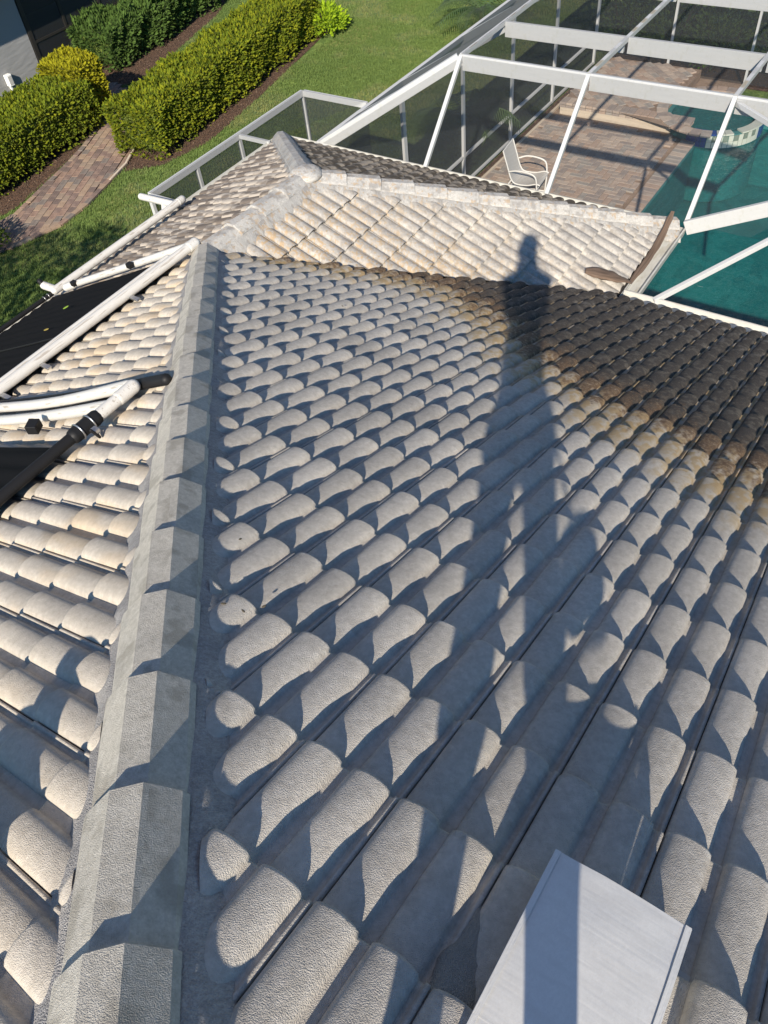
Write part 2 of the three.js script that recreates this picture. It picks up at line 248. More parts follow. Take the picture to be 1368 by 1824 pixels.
// a run of caps from the lower end 'a' up to 'b', over a bed of mortar
function capRun(a, b, step, first, mat, dims, name, label, bedWide, slopeDrop) {
  const up = b.clone().sub(a), len = up.length(); up.normalize();
  const X = new THREE.Vector3().crossVectors(V(0, 1, 0), up).normalize(), Y = new THREE.Vector3().crossVectors(up, X);
  const pos = [], uv = [], uv1 = [], idx = [], sec = [[-bedWide, -slopeDrop * bedWide - 0.012], [-bedWide + 0.012, -slopeDrop * bedWide + 0.03], [-0.13, 0.026], [0, 0.04], [0.13, 0.026], [bedWide - 0.012, -slopeDrop * bedWide + 0.03], [bedWide, -slopeDrop * bedWide - 0.012]], N = Math.ceil(len / 0.03);
  for (let k = 0; k <= N; k++) for (let i = 0; i < sec.length; i++) { const t = (k / N) * len, e = i < 2 || i > 4 ? 1 : 0.3, p = a.clone().addScaledVector(up, t).addScaledVector(X, sec[i][0] + e * Math.sign(sec[i][0]) * 0.05 * (fbm(t * 7 + i * 0, i > 3 ? 9.5 : 2.5, 3) - 0.5)).addScaledVector(V(0, 1, 0), sec[i][1] + 0.016 * e * (fbm(t * 9 + 5, i * 3, 3) - 0.5)); pos.push(p.x, p.y, p.z); uv.push(sec[i][0] / 0.7, t / 0.7); uv1.push(sec[i][0] / 0.3, t / 0.3); }
  const n = sec.length; for (let k = 0; k < N; k++) for (let i = 0; i < n - 1; i++) { const q = k * n + i; idx.push(q, q + n, q + 1, q + 1, q + n, q + n + 1); }
  const bedG = new THREE.BufferGeometry(); bedG.setAttribute('position', new THREE.Float32BufferAttribute(pos, 3)); bedG.setAttribute('uv', new THREE.Float32BufferAttribute(uv, 2)); bedG.setAttribute('uv1', new THREE.Float32BufferAttribute(uv1, 2)); bedG.setIndex(idx); bedG.computeVertexNormals();
  const bed = mesh(name, bedG, mat === M.capWhite ? M.mortarWhite : M.mortar, house); bed.userData.label = label;
  for (let t = first; t < len - 0.1; t += step) { const cg = capGeometry(Math.min(step + 0.05, len - t), ...dims); const uvs = cg.attributes.uv, o1 = rnd() * 3, o2 = rnd() * 3; for (let i = 0; i < uvs.count; i++) uvs.setXY(i, uvs.getX(i) + o1, uvs.getY(i) + o2);
    const c = mesh('ridge_cap', cg, mat, bed); const p = a.clone().addScaledVector(up, t).addScaledVector(V(0, 1, 0), 0.016); c.matrix.makeBasis(X, Y, up).setPosition(p); c.matrix.decompose(c.position, c.quaternion, c.scale); c.rotateZ(rr(-0.012, 0.012)); c.rotateX(rr(-0.004, 0.004)); c.rotateY(rr(-0.008, 0.008)); }
  return bed;
}
const HL = Math.sqrt(2 + S * S), DIMS = [0.128, 0.078, 0.04];
capRun(V(0, 0, 0), V(TOP, S * TOP, TOP), 0.39, 4.459 * HL - 17 * 0.39, M.cap, DIMS, 'hip', 'long hip of grey three-sided caps running down from the ridge', 0.215, S * R2);
capRun(V(0, 0, 0), V(0, 0, -L), 0.36, 0.02, M.capWhite, [0.135, 0.075, 0.045], 'wing_ridge', 'level wing ridge with speckled flat-sided caps', 0.2, S);
capRun(V(W + 0.04, -S * (W + 0.04), -L - W - 0.04), V(0, 0, -L), 0.37, 0.0, M.capWhite, DIMS, 'wing_hip', 'white hip above the pool enclosure', 0.215, S * R2);
capRun(V(-W, -S * W, -L - W), V(0, 0, -L), 0.37, 0.0, M.capWhite, DIMS, 'wing_hip', 'short streaky hip at the garden corner', 0.2, S * R2);
capRun(V(XR, S * TOP, TOP), V(TOP, S * TOP, TOP), 0.37, 0.0, M.cap, DIMS, 'main_ridge', 'main ridge of grey caps', 0.2, S);
{ const g = new THREE.SphereGeometry(1, 24, 12); const p = g.attributes.position; for (let i = 0; i < p.count; i++) { const x = p.getX(i), y = p.getY(i), z = p.getZ(i), k = 1 + 0.16 * (fbm(x * 3 + 5, z * 3 + y * 2, 3) - 0.5); p.setXYZ(i, x * 0.17 * k, 0.04 + y * 0.075 * k, -L + z * 0.17 * k); } g.setAttribute('uv1', g.attributes.uv.clone()); g.computeVertexNormals(); mesh('mortar_joint', g, M.capWhite, house); }
// walls, soffit, fascia and gutters
const stucco = std({ color: new THREE.Color().setRGB(0.62, 0.58, 0.52), roughness: 0.95, bumpMap: tex(256, 256, (u, v) => 255 * fbm(u * 40, v * 40, 3), false), bumpScale: 0.004 });
const white = std({ color: new THREE.Color().setRGB(0.74, 0.74, 0.72), roughness: 0.42 });
const gutterMat = std({ map: tex(256, 256, (u, v) => mix3(mottle(u * 2, v * 2, [186, 185, 179], 0.5), [150, 142, 122], 0.4 * sst(0.58, 0.8, fbm(u * 20, v * 6, 4)))), roughness: 0.5 });
mesh('wall', box(-W + 0.45, W - 0.45, GROUND, EAVE - 0.12, -L - W + 0.45, 8.4), stucco, house);
mesh('wall', box(W - 0.45, XR, GROUND, EAVE - 0.12, -W + 0.45, 8.4), stucco, house);
mesh('soffit', box(-W + 0.02, W - 0.02, EAVE - 0.14, EAVE - 0.11, -L - W + 0.02, 8.4), white, house);
mesh('soffit', box(W - 0.02, XR, EAVE - 0.14, EAVE - 0.11, -W + 0.02, 8.4), white, house);
function gutter(a, b, out) {                                         // open trough along an eave; 'out' points away from the house
  const d = b.clone().sub(a).normalize(), X = out, prof = [[0, -0.02], [0, -0.14], [0.14, -0.14], [0.165, -0.02], [0.165, 0.0], [0.148, 0.0], [0.144, -0.02], [0.135, -0.05], [0.012, -0.05], [0.012, -0.02]];
  const sh = new THREE.Shape(prof.map(([x, y]) => new THREE.Vector2(x, y))); const len = a.distanceTo(b); const g = new THREE.ExtrudeGeometry(sh, { depth: len, bevelEnabled: false });
  g.applyMatrix4(new THREE.Matrix4().makeBasis(X, V(0, 1, 0), new THREE.Vector3().crossVectors(X, V(0, 1, 0)))); const z = new THREE.Vector3().crossVectors(X, V(0, 1, 0)); const from = z.dot(d) > 0 ? a : b; g.translate(from.x, from.y, from.z); return g;
}
const GY = EAVE - 0.005;
mesh('gutter', gutter(V(W + 0.02, GY + 0.035, -W + 0.06), V(XR, GY + 0.035, -W + 0.06), V(0, 0, -1)), gutterMat, house);
mesh('gutter', gutter(V(W + 0.01, GY, -W - 0.15), V(W + 0.01, GY, -L - W - 0.14), V(1, 0, 0)), gutterMat, house);
mesh('gutter', gutter(V(-W - 0.1, GY, -L - W + 0.0), V(W - 0.01, GY, -L - W + 0.0), V(0, 0, -1)), gutterMat, house);
mesh('gutter', gutter(V(-W + 0.0, GY, -L - W - 0.1), V(-W + 0.0, GY, 8), V(-1, 0, 0)), gutterMat, house);
for (const g of [bar(V(W - 0.02, EAVE - 0.07, -W + 0.03), V(XR, EAVE - 0.07, -W + 0.03), 0.02, 0.12), bar(V(W - 0.012, EAVE - 0.07, -W), V(W - 0.012, EAVE - 0.07, -L - W), 0.02, 0.12), bar(V(-W, EAVE - 0.07, -L - W + 0.012), V(W, EAVE - 0.07, -L - W + 0.012), 0.02, 0.12), bar(V(-W + 0.012, EAVE - 0.07, -L - W), V(-W + 0.012, EAVE - 0.07, 8), 0.02, 0.12)]) mesh('fascia', g, white, house);

// ------------------------------------------------------------ things lying on the roof
{ // white painted sheet-metal hood vent on the pool-side slope
  const f = FRAMES.pool, o = V(5.069, S * 3.812, 3.812), g = thing('roof_vent', 'white painted sheet metal hood vent bedded among the roof tiles', 'vent');
  const paint = std({ map: tex(512, 512, (u, v) => mix3(mottle(u, v, [214, 213, 210], 0.35), [200, 198, 194], 0.3 * sst(0.4, 0.8, fbm(u * 5 + 0.3 * v, v * 24, 3)))), roughness: 0.34, bumpMap: tex(256, 256, (u, v) => 255 * (0.5 * fbm(u * 3, v * 50, 3) + 0.5 * fbm(u * 8, v * 8, 3)), false), bumpScale: 0.0006 });
  const w = 0.315, n = 14, prof = []; // hood section up the slope: nose lip, arched top, tail
  for (let i = 0; i <= n; i++) { const t = i / n; prof.push([0.5 * t - 0.0, 0.155 - 0.1 * t - 0.01 * t * t + 0.012 * Math.sin(t * 2.2)]); }
  const place = (q) => { q.applyMatrix4(new THREE.Matrix4().makeBasis(f.X, f.Y, f.Z).setPosition(o)); return q; };
  const sheet = (inset, lift, sx = 0, sw = w) => { const pos = [], uv = [], idx = [], k = 9; for (let i = 0; i < prof.length; i++) for (let j = 0; j < k; j++) { const u = j / (k - 1); const uu = (sx + u * sw) / w; pos.push(sx + u * sw, prof[i][1] + lift + 0.006 * Math.sin(uu * Math.PI) + 0.002 * (vn(uu * 6, i * 0.6) - 0.5), prof[i][0]); uv.push(u, prof[i][0] / 0.4); } for (let i = 0; i < prof.length - 1; i++) for (let j = 0; j < k - 1; j++) { const a = i * k + j; idx.push(a, a + k, a + 1, a + 1, a + k, a + k + 1); } const q = new THREE.BufferGeometry(); q.setAttribute('position', new THREE.Float32BufferAttribute(pos, 3)); q.setAttribute('uv', new THREE.Float32BufferAttribute(uv, 2)); q.setIndex(idx); q.computeVertexNormals(); return q; };
  mesh('hood', place(sheet(0, 0)), paint, g);
  for (const x of [0.001, w - 0.001]) { const sh = new THREE.Shape([new THREE.Vector2(0.03, 0.0), ...prof.map(([a, b]) => new THREE.Vector2(a + 0.001, b - 0.004))]); const q = new THREE.ExtrudeGeometry(sh, { depth: 0.0015, bevelEnabled: false }); q.rotateY(-Math.PI / 2); q.translate(x, 0, 0); mesh('side_panel', place(q), paint, g); }
  mesh('front_lip', place(box(0, w, 0.13, 0.153, -0.004, -0.001)), paint, g);
  for (const x of [0.001, w - 0.014]) mesh('folded_seam', place(sheet(0, 0.0035, x, 0.013)), paint, g);
  mesh('flashing', place(box(-0.1, w + 0.06, 0.0, 0.004, -0.02, 0.7)), std({ color: new THREE.Color().setRGB(0.4, 0.4, 0.39), roughness: 0.6 }), g);
  const mg = new THREE.PlaneGeometry(0.13, 0.42, 10, 26); mg.rotateX(-Math.PI / 2); const mp = mg.attributes.position; for (let i = 0; i < mp.count; i++) { const x = mp.getX(i), z = mp.getZ(i), e = Math.max(Math.abs(x) / 0.065, Math.abs(z) / 0.21); mp.setX(i, x + 0.03 * (fbm(z * 14, 3, 3) - 0.5)); mp.setY(i, 0.045 - 0.06 * Math.pow(e, 4) + 0.008 * (fbm(x * 14, z * 14, 2) - 0.5)); } mg.computeVertexNormals(); mg.translate(-0.055, 0, 0.3); mg.setAttribute('uv1', mg.attributes.uv.clone());
  mesh('cement_patch', place(mg), std({ color: new THREE.Color().setRGB(0.3, 0.29, 0.27), roughness: 0.95, bumpMap: grain, bumpScale: 0.006 }), g);
}
const onSide = (x, z, h) => V(x - h * S * KC, S * x + h * KC, z);      // point h above the garden-side slope
const black = phys({ color: new THREE.Color().setRGB(0.006, 0.006, 0.007), roughness: 0.85, specularIntensity: 0.25 }), rubber = phys({ color: new THREE.Color().setRGB(0.012, 0.012, 0.013), roughness: 0.55, specularIntensity: 0.5 });
const pvc = std({ map: tex(256, 256, (u, v) => mix3(mottle(u * 3, v * 3, [204, 201, 195], 0.35), [150, 140, 128], 0.6 * sst(0.66, 0.8, fbm(u * 26, v * 26, 3)))), roughness: 0.38 });
const steel = std({ color: new THREE.Color().setRGB(0.5, 0.5, 0.5), metalness: 0.9, roughness: 0.35 });
function mat_(x0, x1, z0, z1, h, name, parent) {                      // ribbed collector mat lying over the barrels
  const nx = 60, nz = Math.ceil((z1 - z0) / 0.012), pos = [], uv = [], idx = [];
  for (let k = 0; k <= nz; k++) for (let i = 0; i <= nx; i++) { const x = x0 + ((x1 - x0) * i) / nx, z = z0 + ((z1 - z0) * k) / nz, sag = 0.012 * Math.cos((2 * Math.PI * z) / 0.15) * 0.4 + 0.014 * (fbm(x * 2, z * 5, 3) - 0.5); const p = onSide(x, z, h + sag + 0.004 * (k % 2)); pos.push(p.x, p.y, p.z); uv.push(x, z); }
  for (let k = 0; k < nz; k++) for (let i = 0; i < nx; i++) { const a = k * (nx + 1) + i; idx.push(a, a + nx + 1, a + 1, a + 1, a + nx + 1, a + nx + 2); }
  const g = new THREE.BufferGeometry(); g.setAttribute('position', new THREE.Float32BufferAttribute(pos, 3)); g.setAttribute('uv', new THREE.Float32BufferAttribute(uv, 2)); g.setIndex(idx); g.computeVertexNormals(); return mesh(name, g, black, parent);
}
function clampAt(p, dir, r, parent) { const g = new THREE.TorusGeometry(r + 0.003, 0.005, 6, 20); g.lookAt(dir); g.translate(p.x, p.y, p.z); return mesh('hose_clamp', g, steel, parent); }
{
  const a = thing('solar_panel', 'black solar pool heating mat below the long white header pipe', 'solar panel');
  mat_(-2.62, -0.12, 0.16, 1.42, 0.092, 'mat', a); mat_(-2.62, -0.12, 1.44, 2.7, 0.1, 'mat', a); mat_(-2.62, -0.12, 2.72, 4.0, 0.096, 'mat', a);
  mesh('lower_header', pipe([onSide(-2.66, 0.12, 0.12), onSide(-2.66, 4.2, 0.12)], 0.026), rubber, a);
  mesh('upper_header', pipe([onSide(-0.11, 0.2, 0.105), onSide(-0.11, 4.2, 0.105)], 0.026), rubber, a);
  for (const z of [0.18, 0.24]) clampAt(onSide(-2.66, z, 0.12), V(0, 0, 1), 0.026, a);
  for (const z of [1.43]) mesh('strap', pipe([onSide(-2.6, z, 0.112), onSide(-1.6, z + 0.02, 0.106), onSide(-0.15, z, 0.112)], 0.008), rubber, a);
  mesh('bracket', box(-0.05, 0.05, 0, 0.03, -0.012, 0.012).applyMatrix4(new THREE.Matrix4().setPosition(onSide(-0.09, 1.46, 0.13))), rubber, a);
  const b = thing('solar_panel', 'black solar pool heating mat ending at a white capped stub pipe', 'solar panel');
  mat_(0.2, 2.0, 2.92, 4.15, 0.1, 'mat', b);
  mesh('upper_header', pipe([onSide(2.02, 2.72, 0.13), onSide(2.02, 4.2, 0.13)], 0.032), rubber, b);
  mesh('coupling', pipe([onSide(2.02, 2.71, 0.13), onSide(2.02, 2.86, 0.13)], 0.044), rubber, b);
  for (const z of [2.75, 2.83]) clampAt(onSide(2.02, z, 0.13), V(0, 0, 1), 0.044, b);
  mesh('clamp_screw', box(-0.02, 0.02, -0.012, 0.012, -0.015, 0.015, 0.003).applyMatrix4(new THREE.Matrix4().setPosition(onSide(2.11, 2.79, 0.11))), steel, b);
  mesh('clamp_strap', pipe([onSide(2.05, 2.78, 0.12), onSide(2.12, 2.8, 0.07), onSide(2.13, 2.82, 0.13)], 0.008), rubber, b);
  mesh('stub_pipe', pipe([onSide(2.02, 2.45, 0.13), onSide(2.02, 2.76, 0.13)], 0.036), pvc, b);
  mesh('end_cap', pipe([onSide(2.02, 2.42, 0.13), onSide(2.02, 2.53, 0.13)], 0.041), pvc, b);
  const p1 = thing('header_pipe', 'long white header pipe along the top of the black mat', 'pipe');
  mesh('pipe', pipe([onSide(-0.02, 0.06, 0.14), onSide(-0.02, 4.3, 0.14)], 0.043), pvc, p1); mesh('end_cap', pipe([onSide(-0.02, 0.02, 0.14), onSide(-0.02, 0.1, 0.14)], 0.049), pvc, p1);
  mesh('feed_pipe', pipe([onSide(-0.1, 0.3, 0.16), onSide(-0.1, 4.3, 0.16)], 0.03), pvc, p1);
  for (const z of [0.9, 1.9, 2.3]) mesh('saddle_clip', box(-0.05, 0.05, -0.01, 0.008, -0.02, 0.02, 0.003).applyMatrix4(new THREE.Matrix4().setPosition(onSide(0.05, z, 0.09))), steel, p1);
  const p2 = thing('riser_pipe', 'white riser pipe climbing from the gutter pipe to the header', 'pipe');
  mesh('pipe', pipe([onSide(-2.35, 0.03, 0.12), onSide(-0.1, -0.02, 0.12)], 0.036), pvc, p2); mesh('elbow', pipe([onSide(-2.42, 0.05, 0.12), onSide(-2.3, 0.03, 0.12)], 0.045), pvc, p2);
  mesh('bracket', box(-0.03, 0.03, 0, 0.05, -0.03, 0.03, 0.004).applyMatrix4(new THREE.Matrix4().setPosition(onSide(-1.05, 0.07, 0.12))), rubber, p2);
  mesh('bracket', box(-0.03, 0.03, 0, 0.05, -0.03, 0.03, 0.004).applyMatrix4(new THREE.Matrix4().setPosition(onSide(-2.2, 0.07, 0.12))), rubber, p2);
  const p3 = thing('gutter_pipe', 'white pipe running along the garden gutter past the wing', 'pipe');
  mesh('pipe', pipe([onSide(-2.62, -2.1, 0.15), onSide(-2.6, 0.1, 0.14)], 0.046), pvc, p3); mesh('elbow', pipe([V(-2.9, -1.24, -2.16), onSide(-2.64, -2.14, 0.15), onSide(-2.62, -2.05, 0.15)], 0.051), pvc, p3);
  mesh('cross_pipe', pipe([V(-3.6, -1.3, -2.2), V(-2.88, -1.24, -2.16)], 0.046), pvc, p3); mesh('tee', pipe([V(-3.12, -1.5, -2.12), V(-3.12, -1.28, -2.18)], 0.055), pvc, p3); mesh('down_pipe', pipe([V(-3.12, GROUND, -2.12), V(-3.12, -1.4, -2.12)], 0.046), pvc, p3);
  mesh('end_fitting', pipe([onSide(-2.62, 0.08, 0.15), onSide(-2.66, 0.14, 0.24)], 0.046), pvc, p3); mesh('air_valve', pipe([onSide(-2.66, 0.14, 0.24), onSide(-2.67, 0.15, 0.3)], 0.03), rubber, p3);
  for (const [z, r, lab] of [[2.44, 0.036, 'white supply pipe bending over the tiles beside a black hose'], [2.6, 0.034, 'white supply pipe resting closest to the capped stub pipe']]) { const q = thing('supply_pipe', lab, 'pipe'); mesh('pipe', pipe([onSide(-0.6, z + 0.03, 0.12), onSide(0.5, z + 0.035, 0.1), onSide(1.2, z + 0.02, 0.1), onSide(z < 2.5 ? 1.96 : 1.99, z - (z < 2.5 ? 0.03 : 0), 0.13)], r), pvc, q); if (z < 2.5) mesh('black_hose', pipe([onSide(-0.6, z - 0.04, 0.08), onSide(1.2, z - 0.05, 0.08), onSide(2.1, z - 0.1, 0.1), onSide(2.2, z - 0.11, 0.1)], 0.034), rubber, q); else mesh('bracket', box(-0.035, 0.035, 0, 0.06, -0.04, 0.04, 0.005).applyMatrix4(new THREE.Matrix4().makeRotationY(0.5).setPosition(onSide(1.35, 2.76, 0.1))), rubber, q); }
  // stray leaves and rags
  const lf = new THREE.SphereGeometry(1, 8, 5); lf.scale(0.045, 0.006, 0.014);
  for (const [x, z, c, ry, lab] of [[-1.35, 0.75, 0x6f8a2a, 0.5, 'green leaf lying on the black solar mat'], [-1.0, 1.22, 0x8a7a3a, 0.2, 'yellowed leaf lying on the black solar mat']]) { const o = tag(mesh('fallen_leaf', lf, std({ color: c, roughness: 0.8 })), lab, 'leaf'); o.position.copy(onSide(x, z, 0.125)); o.rotation.set(0.1, ry, 0.4); }
}
{ const lf = new THREE.SphereGeometry(1, 7, 4); lf.scale(0.01, 0.002, 0.005); const scrapM = std({ color: new THREE.Color().setRGB(0.09, 0.075, 0.05), roughness: 0.9 });
  for (const [u, v, h] of [[428, 960, 0.02], [432, 1088, 0.02], [470, 1080, 0.025], [398, 1075, 0.03], [610, 545, 0.03]]) { const q = at(u, v, 0), dr = q.sub(camera.position), t = (S * camera.position.z + 0.04 + h - camera.position.y) / (dr.y - S * dr.z), o = tag(mesh('leaf_scrap', lf, scrapM), 'tiny dry leaf scrap caught among the pale roof tiles', 'leaf', 'leaf scraps on the roof'); o.position.copy(camera.position).addScaledVector(dr, t); o.rotation.set(rr(-0.5, 0.2), rr(0, 6), rr(-0.3, 0.3)); } }
{ // brown debris packed into the valley and the wing gutter
  const brown = std({ map: tex(256, 256, (u, v) => mix3([132, 112, 96], [72, 58, 48], fbm(u * 30, v * 5, 4))), roughness: 1 });
  function rag(pts, wide, name, label) { const c = new THREE.CatmullRomCurve3(pts), n = 30, k = 10, pos = [], uv = [], idx = []; for (let i = 0; i <= n; i++) { const p = c.getPoint(i / n), t = c.getTangent(i / n), x = new THREE.Vector3().crossVectors(V(0, 1, 0), t).normalize(); for (let j = 0; j <= k; j++) { const a = (j / k) * Math.PI * 2, s = wide * (0.8 + 0.35 * fbm(i * 0.25, 4, 2)) * (0.85 + 0.3 * vn(j * 1.2 + (j === k ? -k * 1.2 : 0), i * 0.4)) * Math.pow(Math.sin(Math.PI * clamp(i / n, 0.04, 0.96)), 0.28); const q = p.clone().addScaledVector(x, Math.cos(a) * s).addScaledVector(V(0, 1, 0), Math.sin(a) * s * 0.3); pos.push(q.x, q.y, q.z); uv.push(j / k, i / n); } } for (let i = 0; i < n; i++) for (let j = 0; j < k; j++) { const a = i * (k + 1) + j; idx.push(a, a + k + 1, a + 1, a + 1, a + k + 1, a + k + 2); } const g = new THREE.BufferGeometry(); g.setAttribute('position', new THREE.Float32BufferAttribute(pos, 3)); g.setAttribute('uv', new THREE.Float32BufferAttribute(uv, 2)); g.setIndex(idx); g.computeVertexNormals(); return tag(mesh(name, g, brown), label, 'palm sheath'); }
  rag([V(2.6, -1.1, -2.82), V(2.76, -1.13, -2.88), V(2.92, -1.2, -2.99), V(3.0, -1.3, -3.12)], 0.1, 'dried_palm_sheath', 'dried brown palm sheath stuck at the foot of the roof valley');
  rag([V(3.0, -1.34, -3.15), V(3.0, -1.35, -3.7), V(2.99, -1.31, -4.1), V(2.96, -1.2, -4.5)], 0.045, 'dried_palm_sheath', 'long dried brown palm sheath lying along the wing gutter');
}

// ------------------------------------------------------------ screen enclosures
const alu = std({ map: tex(512, 256, (u, v) => mix3(mottle(u * 2, v * 2, [186, 187, 187], 0.3), [170, 170, 160], 0.35 * sst(0.55, 0.85, fbm(u * 60, v * 4 + 2, 4)))), roughness: 0.45 });
const roofScreen = std({ color: new THREE.Color().setRGB(0.03, 0.035, 0.04), roughness: 0.7, transparent: true, opacity: 0.2, side: THREE.DoubleSide });
const backScreen = std({ color: new THREE.Color().setRGB(0.03, 0.035, 0.04), roughness: 0.7, transparent: true, opacity: 0.45, side: THREE.DoubleSide });
const wallScreen = std({ color: new THREE.Color().setRGB(0.03, 0.037, 0.042), roughness: 0.6, transparent: true, opacity: 0.68, side: THREE.DoubleSide });
{
  const c = thing('pool_enclosure', 'white aluminium pool screen enclosure attached to the wing gutter', 'screen enclosure');
  const FX = [-0.51, 1.31, 3.11, 4.92], FZ = [-5.66, -6.9, -8.9, -10.9, -12.4, -13.4, -14.2], FY = -0.32, wx = -2.33, wy = -1.4, bz = -15.3, ez = -4.62, ey = EAVE - 0.02;
  const add = (n, g) => mesh(n, g, alu, c);
  for (const z of FZ) for (let i = 0; i < FX.length - 1; i++) add('cross_beam', bar(V(FX[i] + 0.026, FY - 0.1, z), V(FX[i + 1] - 0.026, FY - 0.1, z), 0.05, 0.2));
  for (const x of FX) { add('rafter', bar(V(x, ey + 0.02, ez), V(x, FY - 0.02, FZ[0]), 0.052, 0.052)); for (let i = 0; i < FZ.length - 1; i++) add('rafter', bar(V(x, FY - 0.026, FZ[i] - 0.0), V(x, FY - 0.026, FZ[i + 1] + 0.0), 0.052, 0.058)); add('rafter', bar(V(x, FY - 0.03, FZ[6]), V(x, wy, bz), 0.05, 0.05)); }
  for (const z of FZ) add('sloping_beam', bar(V(wx, wy - 0.05, z), V(FX[0], FY - 0.08, z), 0.05, 0.13));
  add('hip_beam', bar(V(wx + 0.05, wy - 0.02, ez - 0.02), V(FX[0] - 0.02, FY - 0.06, FZ[0] + 0.02), 0.05, 0.16));
  add('wall_beam', bar(V(wx, wy + 0.0, ez), V(wx, wy + 0.0, bz), 0.1, 0.06)); add('wall_beam', bar(V(wx - 0.07, wy - 0.06, ez), V(wx - 0.07, wy - 0.06, bz), 0.04, 0.1));
  add('wall_beam', bar(V(wx, wy, bz), V(FX[3], wy, bz), 0.06, 0.1));
  const pz = [-4.75, -6.87, -8.9, -10.9, -12.95, -15.25]; for (const z of pz) add('post', bar(V(wx, DECK, z), V(wx, wy - 0.03, z), 0.05, z === -6.87 ? 0.1 : 0.075, V(0, 0, 1)));
  for (let i = 0; i < pz.length - 1; i++) { add('chair_rail', bar(V(wx, -3.52, pz[i]), V(wx, -3.52, pz[i + 1]), 0.045, 0.05)); add('base_rail', bar(V(wx, DECK + 0.03, pz[i]), V(wx, DECK + 0.03, pz[i + 1]), 0.045, 0.05)); }
  for (const x of [-0.55, 1.22, 3.0, 4.8]) add('post', bar(V(x, DECK, bz), V(x, wy, bz), 0.05, 0.06, V(0, 0, 1)));
  add('chair_rail', bar(V(wx, -3.52, bz), V(FX[3], -3.52, bz), 0.04, 0.05));
  const p1 = at(1368, 372, -1.0), p2 = at(1368, 430, -1.0), ext = (a, b, k) => b.clone().sub(a).multiplyScalar(k).add(a);
  add('corner_beam', bar(V(W + 0.17, ey + 0.02, ez + 0.05), ext(V(W + 0.17, ey + 0.02, ez + 0.05), p1, 1.6), 0.05, 0.17));
  add('valley_beam', bar(V(W + 0.36, ey + 0.02, -W - 0.08), ext(V(W + 0.36, ey + 0.02, -W - 0.08), p2, 1.6), 0.05, 0.06));
  add('brace', bar(V(3.15, FY - 0.08, FZ[0] + 0.03), V(3.75, FY - 0.1, FZ[0] + 0.45), 0.04, 0.06));
  const scr = (a, b, d, e, m) => mesh('screen_panel', quad(a, b, d, e), m, c);
  for (let i = 0; i < 3; i++) { scr(V(FX[i], ey + 0.04, ez), V(FX[i + 1], ey + 0.04, ez), V(FX[i + 1], FY + 0.003, FZ[0]), V(FX[i], FY + 0.003, FZ[0]), roofScreen); for (let k = 0; k < 6; k++) scr(V(FX[i], FY + 0.003, FZ[k]), V(FX[i + 1], FY + 0.003, FZ[k]), V(FX[i + 1], FY + 0.003, FZ[k + 1]), V(FX[i], FY + 0.003, FZ[k + 1]), roofScreen); scr(V(FX[i], FY, FZ[6]), V(FX[i + 1], FY, FZ[6]), V(FX[i + 1], wy, bz), V(FX[i], wy, bz), roofScreen); }
  for (let k = 0; k < 6; k++) scr(V(wx, wy + 0.02, FZ[k]), V(FX[0], FY, FZ[k]), V(FX[0], FY, FZ[k + 1]), V(wx, wy + 0.02, FZ[k + 1]), wallScreen);
  const tri = new THREE.BufferGeometry(); tri.setAttribute('position', new THREE.Float32BufferAttribute([wx, wy + 0.02, ez, FX[0], FY, FZ[0], wx, wy + 0.02, FZ[0]], 3)); tri.computeVertexNormals(); mesh('screen_panel', tri, wallScreen, c);
  const tr2 = new THREE.BufferGeometry(); tr2.setAttribute('position', new THREE.Float32BufferAttribute([wx, wy + 0.02, ez, FX[0], ey + 0.04, ez, FX[0], FY, FZ[0]], 3)); tr2.computeVertexNormals(); mesh('screen_panel', tr2, roofScreen, c);
  for (let i = 0; i < pz.length - 1; i++) scr(V(wx - 0.026, DECK, pz[i]), V(wx - 0.026, DECK, pz[i + 1]), V(wx - 0.026, wy, pz[i + 1]), V(wx - 0.026, wy, pz[i]), wallScreen);
  const bx = [wx, -0.55, 1.22, 3.0, 4.8]; for (let i = 0; i < 4; i++) scr(V(bx[i], DECK, bz - 0.03), V(bx[i + 1], DECK, bz - 0.03), V(bx[i + 1], wy, bz - 0.03), V(bx[i], wy, bz - 0.03), backScreen);
  const s = thing('side_enclosure', 'low white-framed screen enclosure along the garden side of the wing', 'screen enclosure'), ax = -3.7, y = -1.42, zs = [-2.42, -3.4, -4.38, -6.02];
  const ad = (n, g) => mesh(n, g, alu, s);
  ad('top_rail', bar(V(ax, y, zs[0]), V(ax, y, zs[3]), 0.06, 0.09)); ad('top_rail', bar(V(ax + 0.03, y, zs[3]), V(-2.42, y, zs[3]), 0.06, 0.09)); ad('top_rail', bar(V(ax + 0.03, y, zs[0]), V(-W - 0.13, y, zs[0]), 0.06, 0.07)); ad('cross_rail', bar(V(ax + 0.03, y, zs[2]), V(-W - 0.13, y, zs[2]), 0.05, 0.06));
  for (const z of zs) ad('post', bar(V(ax, GROUND, z), V(ax, y - 0.045, z), 0.055, 0.055, V(0, 0, 1)));
  const sc = (a, b, d, e, m) => mesh('screen_panel', quad(a, b, d, e), m, s);
  for (let i = 0; i < 3; i++) { sc(V(ax, GROUND, zs[i]), V(ax, GROUND, zs[i + 1]), V(ax, y, zs[i + 1]), V(ax, y, zs[i]), wallScreen); sc(V(ax, y + 0.048, zs[i]), V(ax, y + 0.048, zs[i + 1]), V(i === 2 ? -2.45 : -W - 0.13, y + 0.048, zs[i + 1]), V(-W - 0.13, y + 0.048, zs[i]), roofScreen); }
  sc(V(ax, GROUND, zs[3]), V(-2.42, GROUND, zs[3]), V(-2.42, y, zs[3]), V(ax, y, zs[3]), wallScreen);
}

const PX = 1.16;
